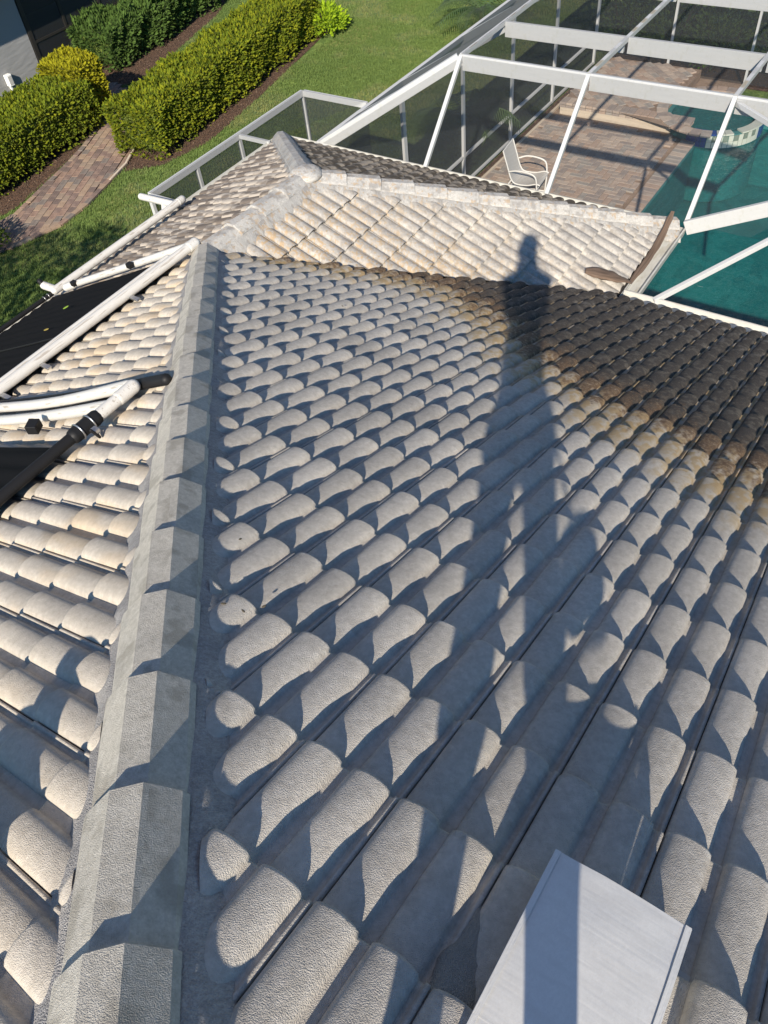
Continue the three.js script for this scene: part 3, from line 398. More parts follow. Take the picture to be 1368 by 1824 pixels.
// ------------------------------------------------------------ ground: lawn, mulch, path, deck, pool
const lawnMap = tex(1024, 1024, (u, v) => { const x = u * 12, z = v * 12; let c = mix3([74, 96, 36], [112, 132, 60], sst(0.3, 0.75, 0.5 * fbm(x * 0.7, z * 0.7, 3) + 0.5 * fbm(x * 9, z * 9, 3))); c = mix3(c, [138, 128, 76], 0.55 * sst(0.58, 0.75, fbm(x * 1.3 + 7, z * 1.3, 4))); const k = 40 * (vn(x * 40, z * 40) - 0.5); return c.map((q) => q + k); });
lawnMap.repeat.set(1 / 12, 1 / 12);
const lawnMat = std({ map: lawnMap, roughness: 1 });
struct('lawn', mergeGeometries([poly([[-120, -140], [PX - 0.02, -140], [PX - 0.02, 60], [-120, 60]], GROUND - 0.06), poly([[PX - 0.02, -140], [80, -140], [80, -13.7], [PX - 0.02, -13.7]], GROUND - 0.06), poly([[PX + 7, -13.7], [80, -13.7], [80, 60], [PX + 7, 60]], GROUND - 0.06), poly([[PX - 0.02, -4.9], [PX + 7, -4.9], [PX + 7, 60], [PX - 0.02, 60]], GROUND - 0.06)]), lawnMat);
const mulchMat = std({ map: tex(512, 512, (u, v) => mix3([58, 40, 30], [104, 78, 58], sst(0.35, 0.7, fbm(u * 60, v * 60, 3)))), roughness: 1 });
const BED1 = [[-10.2, -7.35], [-9.75, -6.55], [-9.1, -7.15], [-8.86, -8.44], [-9.22, -10.54], [-10.0, -14.2], [-10.6, -16.6], [-12.6, -16.6], [-12.2, -13], [-11.6, -10], [-11.2, -8.4]];
const BED2 = [[-11.1, -2], [-10.85, -4.3], [-11.15, -5.5], [-11.6, -6.95], [-12.15, -8.0], [-12.95, -8.9], [-13.6, -9.1], [-14.4, -8], [-14.2, -2]];
const BED3 = [[-13.8, -9.6], [-13.1, -10.4], [-13.6, -12.4], [-14.4, -15.2], [-15.6, -17.4], [-18.5, -17.4], [-16.2, -10.6]];
const BED4 = [[-2.36, -5.5], [-2.36, -17.2], [9, -17.2], [9, -15.35], [-2.12, -15.35], [-2.12, -5.5]];
const chip = new THREE.TetrahedronGeometry(0.02); chip.scale(1.6, 0.35, 0.6);
function bed(P, name) {
  const s = struct(name, poly(P, GROUND - 0.045), mulchMat); let x0 = 1e9, x1 = -1e9, z0 = 1e9, z1 = -1e9; for (const [x, z] of P) { x0 = Math.min(x0, x); x1 = Math.max(x1, x); z0 = Math.min(z0, z); z1 = Math.max(z1, z); }
  const n = Math.floor((x1 - x0) * (z1 - z0) * 220), im = new THREE.InstancedMesh(chip, std({ color: 0xffffff, roughness: 1 }), n), m = new THREE.Matrix4(), e = new THREE.Euler(), q = new THREE.Quaternion(); let k = 0; const c = new THREE.Color();
  for (let i = 0; i < n; i++) { const x = rr(x0, x1), z = rr(z0, z1); if (!inPoly(x, z, P)) continue; e.set(rr(-0.5, 0.5), rr(0, 7), rr(-0.5, 0.5)); m.compose(V(x, GROUND - 0.038 + rr(0, 0.015), z), q.setFromEuler(e), V(rr(0.6, 1.6), 1, rr(0.6, 1.4))); im.setMatrixAt(k, m); const t = rnd(); c.setRGB(0.05 + 0.14 * t * t, 0.03 + 0.1 * t * t, 0.02 + 0.07 * t * t); im.setColorAt(k++, c); }
  im.count = k; im.name = 'bark_chips'; shade(im); stuff(im); s.add(im); return s;
}
bed(BED1, 'mulch_bed'); bed(BED2, 'mulch_bed'); bed(BED3, 'mulch_bed'); bed(BED4, 'mulch_bed');
// pavers
const paverMats = (list) => list.map((c, i) => std({ map: tex(128, 128, (u, v) => mottle(u * 0.5 + i * 3, v * 0.5 + i, c, 1.3)), roughness: 0.9 }));
const PATHC = paverMats([[136, 112, 98], [126, 106, 96], [142, 124, 108], [112, 96, 88], [150, 128, 108], [120, 110, 102]]);
const DECKC = paverMats([[168, 150, 136], [160, 146, 135], [176, 160, 146], [148, 136, 128], [164, 143, 128], [154, 146, 138]]);
function paverGeo(w, d, h = 0.05) { const g = new RoundedBoxGeometry(w - 0.006, h, d - 0.006, 1, 0.005); g.translate(0, -h / 2, 0); return g; }
const sand = std({ map: tex(128, 128, (u, v) => mottle(u, v, [138, 118, 102], 1.4)), roughness: 1 });
function lay(P, w, d, y, mats, base, ang, bond) {                      // fills polygon P with pavers; herringbone or running bond
  const geo = [paverGeo(w, d), paverGeo(d, w)], all = [], cs = Math.cos(ang), sn = Math.sin(ang); let cx = 0, cz = 0; for (const [x, z] of P) { cx += x / P.length; cz += z / P.length; }
  const put = (a, b, g) => { const x = cx + a * cs - b * sn, z = cz + a * sn + b * cs; const hw = g ? d : w, hd = g ? w : d; let ok = 0; for (const [i, j] of [[-1, -1], [1, -1], [1, 1], [-1, 1]]) { const p = a + (i * hw) / 2.3, q = b + (j * hd) / 2.3; if (inPoly(cx + p * cs - q * sn, cz + p * sn + q * cs, P)) ok++; } if (ok < 3 || !inView(x, y, z, 1.08)) return; all.push([x, z, g]); };
  if (bond === 'herring') for (let r = -60; r < 60; r++) for (let c = -30; c < 30; c++) { put((r + 1 + 4 * c) * d, (r + 0.5) * d, 0); put((r + 2.5 + 4 * c) * d, r * d, 1); }
  else for (let r = -90; r < 90; r++) for (let c = -60; c < 60; c++) put((c + (r & 1) / 2) * w, r * d, 0);
  all.sort((p, q) => Math.hypot(p[0] - 5.2, p[1] - 4.3) - Math.hypot(q[0] - 5.2, q[1] - 4.3)); const rest = [];
  all.forEach(([x, z, g], i) => { const m = mats[Math.floor(rnd() * mats.length)]; const o = shade(new THREE.Mesh(geo[g], m)); o.name = 'paver'; o.position.set(x, y + rr(-0.003, 0.002), z); o.rotation.set(rr(-0.006, 0.006), -ang + rr(-0.01, 0.01), rr(-0.006, 0.006)); if (i < 300) base.add(o); else { o.updateMatrix(); rest.push([m, geo[g].clone().applyMatrix4(o.matrix)]); } });
  const by = new Map(); for (const [m, g] of rest) { if (!by.has(m)) by.set(m, []); by.get(m).push(g); }
  if (rest.length) { const gs = [], ms = []; for (const [m, l] of by) { gs.push(mergeGeometries(l)); ms.push(m); } const o = shade(new THREE.Mesh(mergeGeometries(gs, true), ms)); o.name = 'outer_pavers'; stuff(o); base.add(o); }
}
const PATH = [[-13.9, -10.1], [-13.1, -9.9], [-12.2, -9.0], [-11.1, -8.15], [-10.35, -7.5], [-9.95, -6.8], [-9.72, -6.08], [-9.42, -5.1], [-9.3, -4.25], [-9.6, -3.2], [-9.9, -1.5], [-11.2, -1.5], [-10.7, -3.0], [-10.55, -4.1], [-10.87, -5.04], [-11.2, -6.1], [-11.56, -7.03], [-12.1, -8.05], [-12.9, -8.95], [-13.6, -9.3]];
const path = struct('garden_path', poly(PATH, GROUND - 0.03), sand);
lay(PATH, 0.24, 0.16, GROUND, PATHC, path, 1.1, 'running');
{ const pg = paverGeo(0.22, 0.13); const run = (i0, i1) => { for (let i = i0; i < i1; i++) { const [a, b] = PATH[i], [c, d] = PATH[i + 1], l = Math.hypot(c - a, d - b), n = Math.max(1, Math.round(l / 0.223)); for (let k = 0; k < n; k++) { const t = (k + 0.5) / n, x = a + (c - a) * t, z = b + (d - b) * t; if (!inView(x, GROUND, z, 1.05)) continue; const o = mesh('border_paver', pg, PATHC[Math.floor(rnd() * 6)], path); o.position.set(x, GROUND + 0.006, z); o.rotation.y = -Math.atan2(d - b, c - a); } } }; run(1, 9); run(11, 18); }
const kerbM = std({ map: tex(128, 128, (u, v) => mottle(u, v, [190, 176, 158], 1.2)), roughness: 0.9 });
for (let i = 4; i < 6; i++) { const [a, b] = PATH[i], [c, d] = PATH[i + 1]; mesh('edge_strip', bar(V(a + 0.03, GROUND - 0.02, b), V(c + 0.03, GROUND - 0.02, d), 0.05, 0.07), kerbM, path); }
const DECKP = [[-2.1, -4.9], [PX, -4.9], [PX, -12.4], [0.7, -12.55], [-2.1, -12.55]];
const deck = struct('pool_deck', poly([[-2.12, -4.7], [PX, -4.7], [PX, -15.5], [-2.12, -15.5]], DECK - 0.03), sand);
lay(DECKP.map(([x, z], i) => [x > 1 ? x - 0.3 : x, z]), 0.25, 0.125, DECK, DECKC, deck, 0, 'herring');
{ const cg = paverGeo(0.3, 0.15); for (let z = -12.3; z < -5; z += 0.153) { const o = mesh('coping_paver', cg, DECKC[Math.floor(rnd() * 6)], deck); o.position.set(PX - 0.15, DECK + 0.003, z); } }
mesh('deck_edging', bar(V(-2.13, DECK - 0.02, -4.7), V(-2.13, DECK - 0.02, -15.4), 0.05, 0.08), kerbM, deck);
// raised spa terrace
const SPA = [1.18, -13.32], SR = 1.0, SY = -3.87;
{
  const t = struct('spa_terrace', box(-1.95, 0.25, DECK - 0.03, SY - 0.03, -15.25, -12.62), sand); const arc = []; for (let i = 0; i <= 16; i++) { const a = Math.PI * (0.62 + (0.5 * i) / 16); arc.push([SPA[0] + Math.cos(a) * (SR + 0.16), SPA[1] + Math.sin(a) * (SR + 0.16)]); }
  const TP = [[-1.95, -12.85], ...arc.slice(0, 1).map(([x, z]) => [x, -12.85]), ...arc, [0.1, -15.2], [-1.95, -15.2]]; mesh('terrace_core', poly(TP, SY - 0.012), sand, t);
  lay(TP, 0.24, 0.16, SY, DECKC, t, 0.75, 'running');
  for (let x = -1.9; x < 1.0; x += 0.153) for (const [y, z, d] of [[SY + 0.004, -12.7, 0.3], [SY - 0.055, -12.68, 0.27]]) { if (x > 0.45 && z > -12.5) continue; const o = mesh('step_paver', paverGeo(0.15, d), DECKC[Math.floor(rnd() * 6)], t); o.position.set(x, y, z); }
  mesh('step_riser', box(-1.95, 0.7, DECK - 0.02, SY - 0.1, -12.8, -12.545), kerbM, t);
  for (let i = 0; i < 18; i++) { const a = Math.PI * (0.45 + i * 0.062); const o = mesh('rim_paver', paverGeo(0.21, 0.24), DECKC[Math.floor(rnd() * 6)], t); o.position.set(SPA[0] + Math.cos(a) * (SR + 0.06), SY + 0.012, SPA[1] + Math.sin(a) * (SR + 0.06)); o.rotation.y = -a - Math.PI / 2; }
}
const water = phys({ color: new THREE.Color().setRGB(0.42, 0.76, 0.76), roughness: 0.04, transmission: 1, thickness: 0, ior: 1.33, bumpMap: tex(512, 512, (u, v) => 255 * (0.6 * Math.abs(vn(u * 32, v * 32) - 0.5) * 2 + 0.4 * fbm(u * 64, v * 64, 3)), false), bumpScale: 0.01 });
const plaster = std({ map: tex(512, 512, (u, v) => mix3(mottle(u * 4, v * 4, [46, 106, 106], 0.7), [74, 140, 138], sst(0.5, 0.58, 1 - Math.abs(fbm(u * 14, v * 14, 3) - 0.5) * 6) * 0.25)), roughness: 0.9 });
{
  const wg = new THREE.PlaneGeometry(7, 8.6); wg.rotateX(-Math.PI / 2); wg.translate(PX + 3.5, DECK - 0.1, -9.3); const uv = wg.attributes.uv; for (let i = 0; i < 4; i++) uv.setXY(i, uv.getX(i) * 2.6, uv.getY(i) * 3.2); struct('pool_water', wg, water);
  const p = struct('pool_basin', box(PX, PX + 7, DECK - 1.35, DECK - 1.3, -13.6, -5), plaster);
  mesh('basin_wall', box(PX - 0.02, PX, DECK - 1.3, DECK - 0.03, -13.6, -5), plaster, p); mesh('basin_wall', box(PX, PX + 7, DECK - 1.3, DECK - 0.02, -5, -4.9), plaster, p); mesh('basin_wall', box(PX, PX + 7, DECK - 1.3, DECK - 0.02, -13.7, -13.6), plaster, p);
  const s = thing('spa', 'round raised spa with blue tile wall spilling into the pool', 'spa');
  const tileBlue = phys({ color: new THREE.Color().setRGB(0.012, 0.045, 0.19), roughness: 0.18, clearcoat: 0.5 }), tilePale = phys({ color: new THREE.Color().setRGB(0.5, 0.52, 0.44), roughness: 0.2, clearcoat: 0.5 }), tileMid = phys({ color: new THREE.Color().setRGB(0.16, 0.2, 0.16), roughness: 0.25 });
  const ring = (r0, r1, y0, y1, a0, a1) => { const sh = new THREE.Shape(); sh.absarc(0, 0, r1, a0, a1, false); sh.absarc(0, 0, r0, a1, a0, true); const g = new THREE.ExtrudeGeometry(sh, { depth: y1 - y0, bevelEnabled: false, curveSegments: 40 }); g.rotateX(Math.PI / 2); g.translate(SPA[0], y1, SPA[1]); return g; };
  mesh('wall', ring(SR - 0.14, SR, DECK - 1.25, SY - 0.06, 0, Math.PI * 2 - 0.001), plaster, s);
  const wsp = new THREE.CircleGeometry(SR - 0.142, 48); wsp.rotateX(-Math.PI / 2); wsp.translate(SPA[0], SY - 0.09, SPA[1]); mesh('water', wsp, water, s);
  const fl = new THREE.CylinderGeometry(SR - 0.14, SR - 0.14, 0.04, 40); fl.translate(SPA[0], SY - 0.2, SPA[1]); mesh('floor', fl, plaster, s);
  for (let i = 0; i < 22; i++) for (let j = 0; j < 2; j++) { const a0 = -0.5 + i * 0.105; if (a0 > 1.9) continue; const kind = i > 17 || i < 7 ? tileBlue : j ? tilePale : (i % 2 ? tilePale : tileMid); const o = mesh('wall_tile', ring(SR + 0.002, SR + 0.014, SY - 0.075 - 0.118 * (j + 1), SY - 0.08 - 0.118 * j, a0 + 0.006, a0 + 0.1), kind, s); }
  for (let i = 0; i < 14; i++) { const a0 = -0.6 + i * 0.165; if (Math.abs(a0 - 0.7) < 0.1) continue; mesh('coping', ring(SR - 0.16, SR + 0.03, SY - 0.06, SY - 0.03, a0 + 0.004, a0 + 0.16), i > 10 || i < 4 ? tileBlue : tilePale, s); }
}
{ // sling patio chair
  const c = thing('patio_chair', 'white sling patio chair with curved arms beside the pool', 'chair'), fr = std({ color: new THREE.Color().setRGB(0.72, 0.7, 0.66), roughness: 0.45 });
  const sling = std({ map: tex(256, 64, (u) => (Math.abs(((u * 11) % 1) - 0.5) < 0.22 ? [206, 202, 196] : [170, 166, 160])), roughness: 0.8 });
  const side = [[-0.38, 0.96], [-0.3, 0.72], [-0.2, 0.44], [-0.14, 0.38], [0.1, 0.37], [0.3, 0.42], [0.36, 0.4]];
  const pts = new THREE.CatmullRomCurve3(side.map(([x, y]) => V(x, y, 0))), n = 26, pos = [], uv = [], idx = []; for (let i = 0; i <= n; i++) { const p = pts.getPoint(i / n); for (let k = 0; k <= 6; k++) { const t = k / 6; pos.push(p.x, p.y - 0.015 * Math.sin(t * Math.PI), -0.25 + 0.5 * t); uv.push(t, i / n); } } for (let i = 0; i < n; i++) for (let k = 0; k < 6; k++) { const a = i * 7 + k; idx.push(a, a + 7, a + 1, a + 1, a + 7, a + 8); }
  const g = new THREE.BufferGeometry(); g.setAttribute('position', new THREE.Float32BufferAttribute(pos, 3)); g.setAttribute('uv', new THREE.Float32BufferAttribute(uv, 2)); g.setIndex(idx); g.computeVertexNormals(); mesh('sling_seat', g, sling, c);
  for (const z of [-0.26, 0.26]) { mesh('side_rail', new THREE.TubeGeometry(new THREE.CatmullRomCurve3(side.map(([x, y]) => V(x, y, z))), 30, 0.013, 8), fr, c); mesh('arm', new THREE.TubeGeometry(new THREE.CatmullRomCurve3([V(-0.25, 0.6, z * 1.1), V(-0.1, 0.645, z * 1.18), V(0.15, 0.635, z * 1.18), V(0.27, 0.58, z * 1.18), V(0.31, 0.4, z * 1.15), V(0.3, 0.03, z * 1.1)]), 30, 0.016, 8), fr, c); mesh('leg', new THREE.TubeGeometry(new THREE.CatmullRomCurve3([V(-0.2, 0.44, z * 1.05), V(-0.28, 0.3, z * 1.1), V(-0.3, 0.02, z * 1.1), V(0.0, 0.012, z * 1.1), V(0.3, 0.012, z * 1.1)]), 24, 0.014, 8), fr, c); }
  mesh('stretcher', pipe([V(-0.29, 0.2, -0.28), V(-0.29, 0.2, 0.28)], 0.01, 8), fr, c); mesh('stretcher', pipe([V(0.3, 0.3, -0.29), V(0.3, 0.3, 0.29)], 0.01, 8), fr, c); mesh('top_bar', pipe([V(-0.38, 0.96, -0.26), V(-0.38, 0.96, 0.26)], 0.012, 8), fr, c);
  c.position.set(-1.02, DECK + 0.004, -8.98); c.rotation.y = 0.12;
}

// ------------------------------------------------------------ plants
function leafGeo(l, w, fold = 0.25) { const g = new THREE.BufferGeometry(); g.setAttribute('position', new THREE.Float32BufferAttribute([0, 0, 0, w / 2, fold * w, l * 0.5, 0, 0.0, l, -w / 2, fold * w, l * 0.5], 3)); g.setAttribute('uv', new THREE.Float32BufferAttribute([0.5, 0, 1, 0.5, 0.5, 1, 0, 0.5], 2)); g.setIndex([0, 1, 2, 0, 2, 3]); g.computeVertexNormals(); return g; }
const leafMat = phys({ color: 0xffffff, roughness: 0.5, transmission: 0.4, thickness: 0, specularIntensity: 0.2, side: THREE.DoubleSide }); leafMat.roughness = 0.9;
const hedgeLeaf = leafGeo(0.085, 0.045), bigLeaf = leafGeo(0.12, 0.05), blade = (() => { const g = new THREE.BufferGeometry(), p = []; for (let i = 0; i < 5; i++) { const a = i * 1.3, c = Math.cos(a), s = Math.sin(a), x = 0.016 * Math.cos(a * 2.1), z = 0.016 * Math.sin(a * 1.7); p.push(x - 0.004 * s, 0, z + 0.004 * c, x + 0.004 * s, 0, z - 0.004 * c, x + 0.025 * c, 0.045, z + 0.025 * s); } g.setAttribute('position', new THREE.Float32BufferAttribute(p, 3)); g.computeVertexNormals(); return g; })();
function foliage(parent, geo, n, sample, color, name = 'foliage') {    // sample() -> [point, outward direction] or null
  const im = new THREE.InstancedMesh(geo, leafMat, n), q = new THREE.Quaternion(), q2 = new THREE.Quaternion(), m = new THREE.Matrix4(), c = new THREE.Color(); let k = 0;
  for (let i = 0; i < n; i++) { const s = sample(); if (!s) continue; const d = s[1].clone().add(V(rr(-1, 1), rr(-0.7, 1), rr(-1, 1)).multiplyScalar(0.75)).normalize(); q.setFromUnitVectors(V(0, 0, 1), d); q2.setFromAxisAngle(V(0, 0, 1), rr(0, 6.28)); q.multiply(q2); const z = rr(0.7, 1.35); m.compose(s[0], q, V(z, z, z)); im.setMatrixAt(k, m); color(c, s[0]); im.setColorAt(k++, c); }
  im.count = k; im.name = name; shade(im); stuff(im); parent.add(im); return im;
}
const twig = std({ color: new THREE.Color().setRGB(0.05, 0.035, 0.022), roughness: 1 }), core = std({ color: new THREE.Color().setRGB(0.1, 0.135, 0.022), roughness: 1 });
// clipped hedge: a rounded box in its own frame with leafy skin, woody inside
function hedge(label, o, yaw, lx, h, lz, density, col, leaf = hedgeLeaf, rag = 0.1, cat = 'hedge', name = 'clipped_hedge', bare = 0) {
  const g = thing(name, label, cat); g.position.set(o.x, o.y, o.z); g.rotation.y = yaw;
  const surf = (u, v, w, n) => { const s = V(u * lx / 2, h * (v * 0.5 + 0.5), w * lz / 2); const k = fbm(s.x * 2.2 + 9 + n * 3, s.z * 2.2 + s.y * 1.9, 3) - 0.5; return [s, k]; };
  const cg = new RoundedBoxGeometry(lx - 0.3, h - 0.22, lz - 0.3, 5, 0.2); cg.translate(0, h / 2 - 0.02, 0); mesh('woody_core', cg, core, g);
  const st = []; for (let i = 0; i < Math.ceil(lz * 3); i++) { const x = rr(-lx / 3, lx / 3), z = rr(-lz / 2 + 0.2, lz / 2 - 0.2); for (let b = 0; b < 3; b++) st.push(new THREE.TubeGeometry(new THREE.LineCurve3(V(x, 0, z), V(x + rr(-0.3, 0.3), rr(0.5, 0.9) * h, z + rr(-0.3, 0.3))), 1, 0.012, 5)); } mesh('stems', mergeGeometries(st), twig, g);
  const areas = [lx * lz, lx * h, lx * h, lz * h, lz * h], tot = areas.reduce((a, b) => a + b);
  foliage(g, leaf, Math.floor(tot * density), () => { let t = rnd() * tot, f = 0; while (t > areas[f]) t -= areas[f++]; const a = rr(-1, 1), b = rr(-1, 1); let s, k, nrm;
    if (f === 0) { [s, k] = surf(a, 1, b, 0); nrm = V(0, 1, 0); } else if (f < 3) { const sg = f === 1 ? 1 : -1; [s, k] = surf(a, b, sg, f); nrm = V(0, 0.25, sg); } else { const sg = f === 3 ? 1 : -1; [s, k] = surf(sg, b, a, f); nrm = V(sg, 0.25, 0); }
    const ex = Math.max(0, Math.abs(s.x) - lx / 2 + 0.16), ey = Math.max(0, s.y - h + 0.16), ez = Math.max(0, Math.abs(s.z) - lz / 2 + 0.16), e = Math.hypot(ex, ey, ez); if (e > 0.16) { const sh = 0.16 / e; s.x -= Math.sign(s.x) * ex * (1 - sh); s.y -= ey * (1 - sh); s.z -= Math.sign(s.z) * ez * (1 - sh); }
    if (s.y < 0.12 + 0.14 * vn(s.x * 6 + s.z * 6, 4) && rnd() < 0.75) return null;
    if (bare && f === 3 - 0 && fbm(s.z * 1.3 + 3, s.y * 2 + 1, 3) > 0.62) return null;
    if (fbm(s.x * 7 + s.y * 5, s.z * 7, 2) < 0.3 && rnd() < 0.7) return null;
    s.addScaledVector(nrm, rag * k * 1.6 + rr(-0.13, 0.02)); return [s, nrm]; }, (c, p) => col(c, p, h));
  return g;
}
const greenCol = (fresh) => (c) => { const n = rnd(), y = rnd() < fresh ? rr(0.4, 1) : 0; c.setRGB(0.11 + 0.09 * n + 0.12 * y, 0.15 + 0.1 * n + 0.09 * y, 0.01 + 0.008 * n); };
hedge('long clipped green hedge between the garden path and the open lawn', V(-10.33, GROUND - 0.05, -11.0), 0.135, 1.3, 1.15, 7.7, 1300, greenCol(0.45), hedgeLeaf, 0.2, 'hedge', 'clipped_hedge', 0);
hedge('broad clipped hedge beside the neighbouring wall with the lamp', V(-12.38, GROUND - 0.05, -5.2), 0.1, 1.55, 1.1, 5.6, 1300, greenCol(0.25));
hedge('small yellow topped shrub clipped square at the end of a hedge', V(-12.75, GROUND - 0.05, -8.25), 0.1, 1.15, 1.4, 0.95, 1500, (c) => { const n = rnd(); c.setRGB(0.28 + 0.12 * n, 0.27 + 0.1 * n, 0.014); }, hedgeLeaf, 0.08, 'shrub', 'clipped_shrub');
hedge('loose leafy shrub row in front of the dark neighbouring screen', V(-15.2, GROUND - 0.05, -13.2), 0.15, 1.5, 1.0, 5.2, 1100, (c) => { const n = rnd(); c.setRGB(0.06 + 0.06 * n, 0.11 + 0.09 * n, 0.022 + 0.02 * n); }, bigLeaf, 0.5, 'shrub', 'loose_shrub');
function bush(label, o, r, h, n, col, leaf, name = 'leafy_bush', cat = 'bush') { const g = thing(name, label, cat); g.position.copy(o); const st = []; for (let i = 0; i < 9; i++) { const a = rr(0, 6.3); st.push(new THREE.TubeGeometry(new THREE.LineCurve3(V(0, 0, 0), V(Math.cos(a) * r * 0.6, h * rr(0.5, 0.9), Math.sin(a) * r * 0.6)), 1, 0.01, 5)); } mesh('stems', mergeGeometries(st), twig, g);
  foliage(g, leaf, n, () => { const a = rr(0, 6.283), z = rr(-0.3, 1), q = Math.sqrt(1 - z * z), k = Math.pow(rnd(), 0.45) * (0.75 + 0.6 * (fbm(Math.cos(a) * 2 + 4, z * 2 + Math.sin(a) * 2, 3) - 0.2)); const d = V(Math.cos(a) * q, z, Math.sin(a) * q); return [V(d.x * r * k, h * 0.35 + d.y * h * 0.65 * k, d.z * r * k), d]; }, col); return g; }
const dark = (c) => { const n = rnd(); c.setRGB(0.055 + 0.06 * n, 0.1 + 0.08 * n, 0.02 + 0.014 * n); };
bush('bright lime green bush at the far end of the long hedge', V(-10.1, GROUND - 0.05, -14.95), 0.62, 0.75, 1500, (c) => { const n = rnd(); c.setRGB(0.26 + 0.16 * n, 0.4 + 0.16 * n, 0.02); }, bigLeaf);
bush('sparse green bush on the lawn edge below the black mat', V(-9.9, GROUND - 0.05, -2.75), 0.55, 0.8, 900, (c) => { const n = rnd(); c.setRGB(0.1 + 0.08 * n, 0.15 + 0.08 * n, 0.03); }, hedgeLeaf);
for (const [x, z, r, h] of [[-2.85, -8.6, 0.4, 0.7], [-2.9, -9.6, 0.45, 0.9], [-2.95, -11.0, 0.5, 1.0]]) bush('low dark shrub outside the pool enclosure wall', V(x, GROUND - 0.05, z), r, h, 500, dark, bigLeaf, 'low_shrub', 'shrub').userData.group = 'shrubs along the enclosure wall';
for (let i = 0; i < 9; i++) { const x = -2.0 + i * 1.15; bush('dark bushy shrub behind the far wall of the pool enclosure', V(x, GROUND - 0.05, -16.4 + rr(-0.3, 0.3)), 0.8, rr(1.3, 2.0), 1300, dark, bigLeaf, 'dark_shrub', 'shrub').userData.group = 'shrubs behind the enclosure'; }
function palm(label, o, n, len, rise, trunkH) { const g = thing('palm', label, 'palm'); g.position.copy(o); mesh('trunk', (() => { const t = new THREE.CylinderGeometry(0.07, 0.1, trunkH, 10, 6); t.translate(0, trunkH / 2, 0); return t; })(), twig, g);
  for (let f = 0; f < n; f++) { const a = (f / n) * 6.283 + rr(-0.2, 0.2), e = rise * rr(0.5, 1.2), L2 = len * rr(0.8, 1.1), c = new THREE.QuadraticBezierCurve3(V(0, trunkH, 0), V(Math.cos(a) * L2 * 0.5, trunkH + e, Math.sin(a) * L2 * 0.5), V(Math.cos(a) * L2, trunkH + e * 0.1, Math.sin(a) * L2)), pos = [], idx = []; for (let i = 2; i <= 22; i++) { const p = c.getPoint(i / 22), t = c.getTangent(i / 22), s = new THREE.Vector3().crossVectors(t, V(0, 1, 0)).normalize(), l = 0.36 * Math.sin((Math.PI * i) / 25) + 0.05; for (const k of [-1, 1]) { const b = pos.length / 3, tip = p.clone().addScaledVector(s, k * l).addScaledVector(t, l * 0.6).add(V(0, -l * 0.45, 0)), w = t.clone().multiplyScalar(0.016); for (const q of [p.clone().sub(w), p.clone().add(w), tip]) pos.push(q.x, q.y, q.z); idx.push(b, b + 1, b + 2); } }
    const q = new THREE.BufferGeometry(); q.setAttribute('position', new THREE.Float32BufferAttribute(pos, 3)); q.setIndex(idx); q.computeVertexNormals(); mesh('frond', mergeGeometries([q, (() => { const t = new THREE.TubeGeometry(c, 10, 0.009, 4); t.deleteAttribute('uv'); return t; })()]), phys({ color: new THREE.Color().setRGB(0.05, rr(0.08, 0.11), 0.025), roughness: 0.7, transmission: 0.2, thickness: 0, side: THREE.DoubleSide }), g); } return g; }
palm('feathery palm on the lawn behind the enclosure corner', V(-6.1, GROUND - 0.05, -16.6), 18, 1.3, 0.6, 0.45);
palm('dark palm close outside the enclosure wall behind the chair', V(-3.1, GROUND - 0.05, -10.3), 12, 1.1, 0.6, 0.7);
{ // tree beside the garden wall that dapples the lawn
  const g = thing('shade_tree', 'leafy tree beside the garden wall throwing dappled shade on the lawn', 'tree'); g.position.set(-5.4, GROUND - 0.05, 3.4);
  mesh('trunk', (() => { const t = new THREE.CylinderGeometry(0.08, 0.14, 3.2, 10, 4); t.translate(0, 1.6, 0); return t; })(), twig, g); const cl = []; for (let i = 0; i < 16; i++) cl.push([V(rr(-1.7, 1.5), rr(2.6, 4.9), rr(-1.7, 1.7)), rr(0.4, 0.75)]);
  mesh('limbs', mergeGeometries(cl.map(([p]) => new THREE.TubeGeometry(new THREE.LineCurve3(V(0, 2.6, 0), p), 1, 0.03, 5))), twig, g);
  foliage(g, bigLeaf, 6500, () => { const [p, r] = cl[Math.floor(rnd() * cl.length)], d = V(rr(-1, 1), rr(-1, 1), rr(-1, 1)).normalize(); return [p.clone().addScaledVector(d, r * Math.cbrt(rnd())), d]; }, dark, 'crown');
}
{ // lawn blades
  const hedgeP = [[-11.8, -15], [-10.9, -7.3], [-9.4, -7.3], [-9.8, -15]], n = 90000, im = new THREE.InstancedMesh(blade, std({ color: 0xffffff, roughness: 0.8, side: THREE.DoubleSide }), n), m = new THREE.Matrix4(), q = new THREE.Quaternion(), c = new THREE.Color(); let k = 0;
  for (let i = 0; i < 900000 && k < n; i++) { const x = rr(-15.5, -2.4), z = rr(-21, 0.5); if (!inView(x, GROUND, z, 1.04)) continue; if (inPoly(x, z, PATH) || inPoly(x, z, BED1) || inPoly(x, z, BED2) || inPoly(x, z, BED3) || inPoly(x, z, hedgeP)) continue; if (x > -2.97 && z > -4.6) continue; const a = rr(0, 6.28), s = rr(0.7, 1.5); q.setFromAxisAngle(V(0, 1, 0), a); m.compose(V(x, GROUND - 0.058, z), q, V(s * 1.2, s, s * 1.2)); im.setMatrixAt(k, m); const t = rnd(), w = sst(0.5, 0.72, fbm(x * 0.9, z * 0.9, 4)); c.setRGB(0.075 + 0.06 * t + 0.1 * w * t, 0.125 + 0.07 * t + 0.05 * w * t, 0.02 + 0.02 * t + 0.03 * w); im.setColorAt(k++, c); }
  im.count = k; im.name = 'lawn_grass'; shade(im); stuff(im); im.userData.label = 'short green lawn grass around the house and beds'; im.userData.category = 'grass'; scene.add(im);
}

